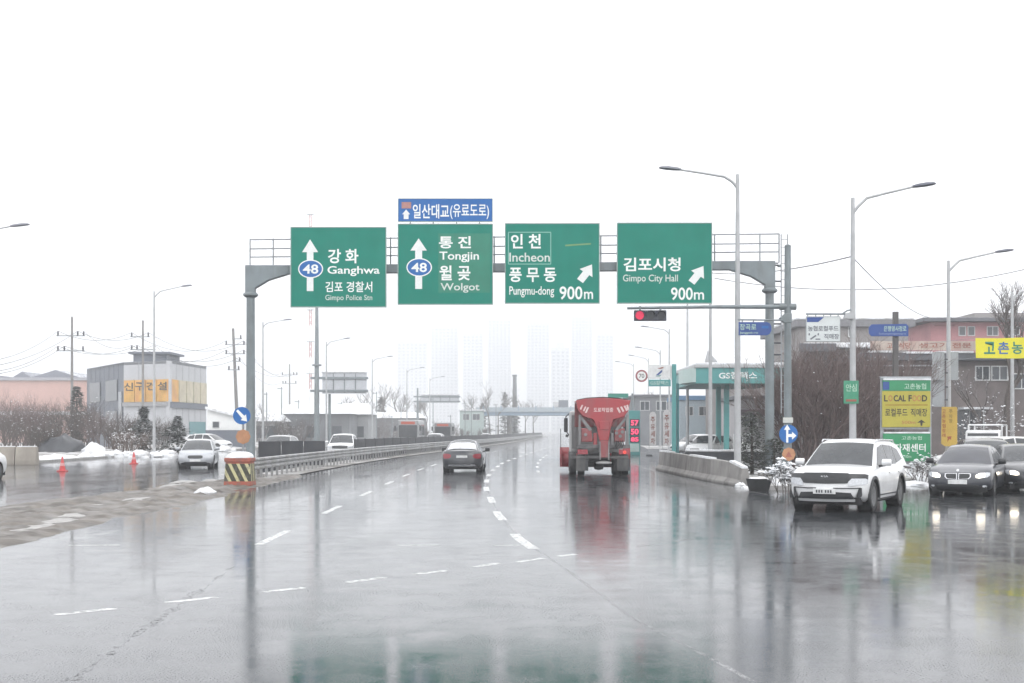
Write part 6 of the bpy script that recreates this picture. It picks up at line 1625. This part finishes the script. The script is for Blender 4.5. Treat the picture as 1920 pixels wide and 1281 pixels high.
# ------------------------------------------------------------------ cantilever sign frames seen from behind
def cframe(label, px, d, top, base_w, panel, bars):
    x = GX(px, d); t = thing('cantilever_sign', label, 'road sign', (x, d, 0)); z = ZT(top, d)
    M().tube((0,0,0),(0,0,z), base_w, base_w*.5, 14).build('post', m_gantry, t, smooth=40)
    a, b = P(panel[0],panel[1],d), P(panel[2],panel[3],d); xa, xb = a.x-x, b.x-x
    M().bb(xa, xb, .2, .3, b.z, a.z).build('panel', mat('sign_back_alu', (.50,.52,.55), .5, .3, .06, 1), t)
    for py in bars: q = ZT(py, d); M().bb(-.8, xb+.2, .0, .19, q-.14, q+.14).build('beam', m_gantry, t, bevel=.02)
    for i in range(1, 4): q = xa+(xb-xa)*i/4; M().bb(q-.06, q+.06, .12, .19, b.z+.1, a.z-.1).build('rib', m_gantry, t)
    M().bb(xa-.1, xb+.1, .05, .4, a.z+.002, a.z+.14).build('snow', m_snow, t, bevel=.04)
    M().lathe([(base_w*1.5,-.1),(base_w*1.6,0),(base_w*1.5,.1)], (0,0,z*.55), n=14).build('collar', m_gantry, t)
cframe('cantilever sign frame seen from behind over the oncoming lanes', 594, 155, 560, .36, (604,699,687,738), (709,733))
t = thing('frame_leg', 'short stout post standing under the sign frame panel', 'post', (GX(618,156), 156, 0)); M().tube((0,0,0),(0,0,ZT(739,156)),.2,.16,12).build('shaft', m_gantry, t, smooth=40); M().bb(-.4,.4,-.4,.4,0,.3).build('footing', m_conc, t)
cframe('second, farther cantilever sign frame with a long dark panel', 783, 250, 728, .3, (790,741,861,755), (744,753))
# red and white lattice mast
t = thing('radio_mast', 'very tall slender red and white lattice mast far behind the first green sign', 'mast', (P(582,0,400).x, 400, 0)); H_ = ZT(402,400); mr_ = mat('mast_red', (.45,.13,.12), .6); n = 14
for i in range(n):
    m = M(); z0, z1 = H_*i/n, H_*(i+1)/n; s0 = .32
    for sx, sy in ((-1,-1),(1,-1),(1,1),(-1,1)): m.tube((sx*s0,sy*s0,z0),(sx*s0,sy*s0,z1),.07,n=4)
    for k_ in range(3):
        za_ = z0+(z1-z0)*k_/3; zb_ = z0+(z1-z0)*(k_+1)/3
        m.tube((-s0,-s0,za_),(s0,-s0,zb_),.045,n=4); m.tube((s0,-s0,za_),(s0,s0,zb_),.045,n=4); m.tube((s0,s0,za_),(-s0,s0,zb_),.045,n=4); m.tube((-s0,s0,za_),(-s0,-s0,zb_),.045,n=4)
    m.build('lattice_section', mr_ if i % 2 else m_white, t)
    if i % 2: M().bb(-1.1,1.1,-.9,.9,z1-.15,z1).build('platform', m_steel, t)
# ------------------------------------------------------------------ overpass at the far bend
OD = 330
t = thing('overpass', 'pale blue-grey road overpass spanning the far bend', 'bridge', (P(1040,0,OD).x, OD, 0)); xc = P(1040,0,OD).x
za_, zb_ = ZT(764,OD), ZT(779,OD); xa, xb = P(892,0,OD).x-xc, P(1290,0,OD).x-xc
m_op = mat('overpass_steel', (.22,.32,.42), .6, 0, .1, .3)
M().bb(xa, xb, 0, 10, zb_, za_-.7).build('deck', m_op, t); M().bb(xa, xb, -.4, -.01, zb_+.9, za_).build('parapet', mat('overpass_pale', (.36,.42,.46), .6), t)
x = xa+2
while x < xb: M().bb(x-.12, x+.12, -.5, -.401, za_-.9, za_+.35).build('parapet_post', m_op, t); x += 4.5
for px in (900, 955, 1200): q = P(px,0,OD).x-xc; M().tube((q,5,-.1),(q,5,zb_),.7,n=14).build('pier', m_conc, t, smooth=40)
q0, q1 = P(870,0,OD).x-xc, P(893,0,OD).x-xc; M().bb(q0, q1, -1, 11, -.1, za_-.5).build('abutment', m_conc, t)
vx0, vx1 = P(1038,0,OD).x, P(1066,0,OD).x
tv = thing('box_lorry', 'grey box lorry crossing the overpass', 'truck', ((vx0+vx1)/2, OD+3, za_-.7)); w = (vx1-vx0)/2
M().bb(-w+1.4,w,-1.1,1.1,.8,2.6).build('box', m_clad2, tv, bevel=.05); M().bb(-w,-w+1.3,-1.1,1.1,.5,2.2).build('cab', m_cab, tv, bevel=.1)
for q in (-w+.8, w-1.2): M().lathe([(0,-1.1),(.45,-1.1),(.45,1.1),(0,1.1)], (q,0,.45), 'y', 12).build('wheel', m_tyre, tv)
t = thing('chimney', 'slim dark far chimney above the tree line', 'chimney', (P(965,0,390).x, 390, 0)); M().tube((0,0,0),(0,0,ZT(703,390)),.9,.55,12).build('stack', m_slate, t, smooth=40); M().lathe([(.7,-.5),(.75,0),(.5,0)], (0,0,ZT(703,390)), n=12).build('cap', m_dark, t)
# far tree line, each tree its own
rg = random.Random(5); grp = 'far winter trees before the overpass'
for i, (px, d, tp) in enumerate(((700,270,738),(722,275,726),(742,280,735),(758,290,742),(775,285,748),(800,300,752),(878,320,748),(897,322,742),(918,325,735),(934,330,742),(958,345,738),(985,350,752),(1000,352,756),(1200,200,742),(1235,190,748),(660,240,748),(480,210,758))):
    bare_tree('far_tree', 'hazy leafless tree in the far tree line', P(px,0,d).x, d, ZT(tp,d)+.5, .16, 5, 200+i, .8, grp, m_bark if i % 2 else m_twig2, 0)
for i, (px, d, tp, w) in enumerate(((947,360,735,4.5),(965,365,742,4.5),(715,300,745,5),(690,260,760,4),(905,340,756,6))): evergreen('far_conifer', 'hazy dark conifer in the far tree line', P(px,0,d).x, d, ZT(tp,d), w, 300+i, 700, .1, True, m_needle, 'far conifers before the overpass', size=.7)

grp = 'dark bushes along the oncoming verge'
for i in range(26):
    px = 478 + i*17 + rg.uniform(-6,6); d = 166 + i*5 + rg.uniform(-6,14)
    shrub('verge_bush', 'dark winter bush on the oncoming verge among the far sheds', P(px,0,d).x, d, rg.uniform(2.2,5.0), rg.uniform(3,5), 10, 4, 400+i, m_bark if i % 2 else m_twig2, .03, grp, r=.06, ssize=.12)
for i, px in enumerate((500,528,560,640,668,706,735,752,812,845,872,884,915,930)):
    d = 175+i*9; t = thing('thin_post', 'thin grey post on the far oncoming verge', 'post', (P(px,0,d).x, d, 0), 0, 'thin posts on the far verge'); h = rg.uniform(4.5,9)
    M().tube((0,0,0),(0,0,h), .09, .06, 8).build('shaft', m_gantry, t, smooth=40); M().bb(-.6,.1,-.04,.04,h-.3,h-.2).build('bracket', m_gantry, t)
# ------------------------------------------------------------------ apartment towers in the mist
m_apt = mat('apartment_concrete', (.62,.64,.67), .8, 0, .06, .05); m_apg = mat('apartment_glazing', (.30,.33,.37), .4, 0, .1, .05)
lab = ['widest', 'stepped', 'tall narrow', 'paired', 'tallest', 'shorter', 'slab-like', 'rightmost broad']
for i, (x0p, x1p, top, d) in enumerate(((745,800,640,820),(808,858,612,860),(868,905,626,840),(915,958,600,900),(988,1030,604,860),(1034,1068,652,760),(1072,1110,592,900),(1120,1150,628,840))):
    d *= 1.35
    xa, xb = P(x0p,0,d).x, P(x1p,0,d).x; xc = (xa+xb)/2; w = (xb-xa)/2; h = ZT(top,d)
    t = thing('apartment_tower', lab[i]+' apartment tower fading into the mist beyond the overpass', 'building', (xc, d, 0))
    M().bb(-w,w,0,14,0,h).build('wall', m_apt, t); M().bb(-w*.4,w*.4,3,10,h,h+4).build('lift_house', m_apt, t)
    n = max(3, int(2*w/3.2))
    for j in range(n):
        x = -w+2*w*(j+.5)/n; m = M()
        z = 3.0
        while z < h-2: m.bb(x-.95, x+.95, -.12, .05, z, z+1.5); z += 2.9
        tag(m.build('window_column', m_apg, t), kind='stuff')

# ------------------------------------------------------------------ wet winter air
hz_ = M().bb(-3100,3100,-420,4100,-1.3,160).build('haze', None)
hm = bpy.data.materials.new('haze'); hm.use_nodes = True; N = hm.node_tree.nodes; N.clear()
ho = N.new('ShaderNodeOutputMaterial'); hv = N.new('ShaderNodeVolumePrincipled'); hm.node_tree.links.new(hv.outputs['Volume'], ho.inputs['Volume'])
hv.inputs['Color'].default_value = (.96,.98,1.0,1); hv.inputs['Density'].default_value = .0013; hv.inputs['Anisotropy'].default_value = .35
hz_.data.materials.append(hm); tag(hz_, kind='stuff')
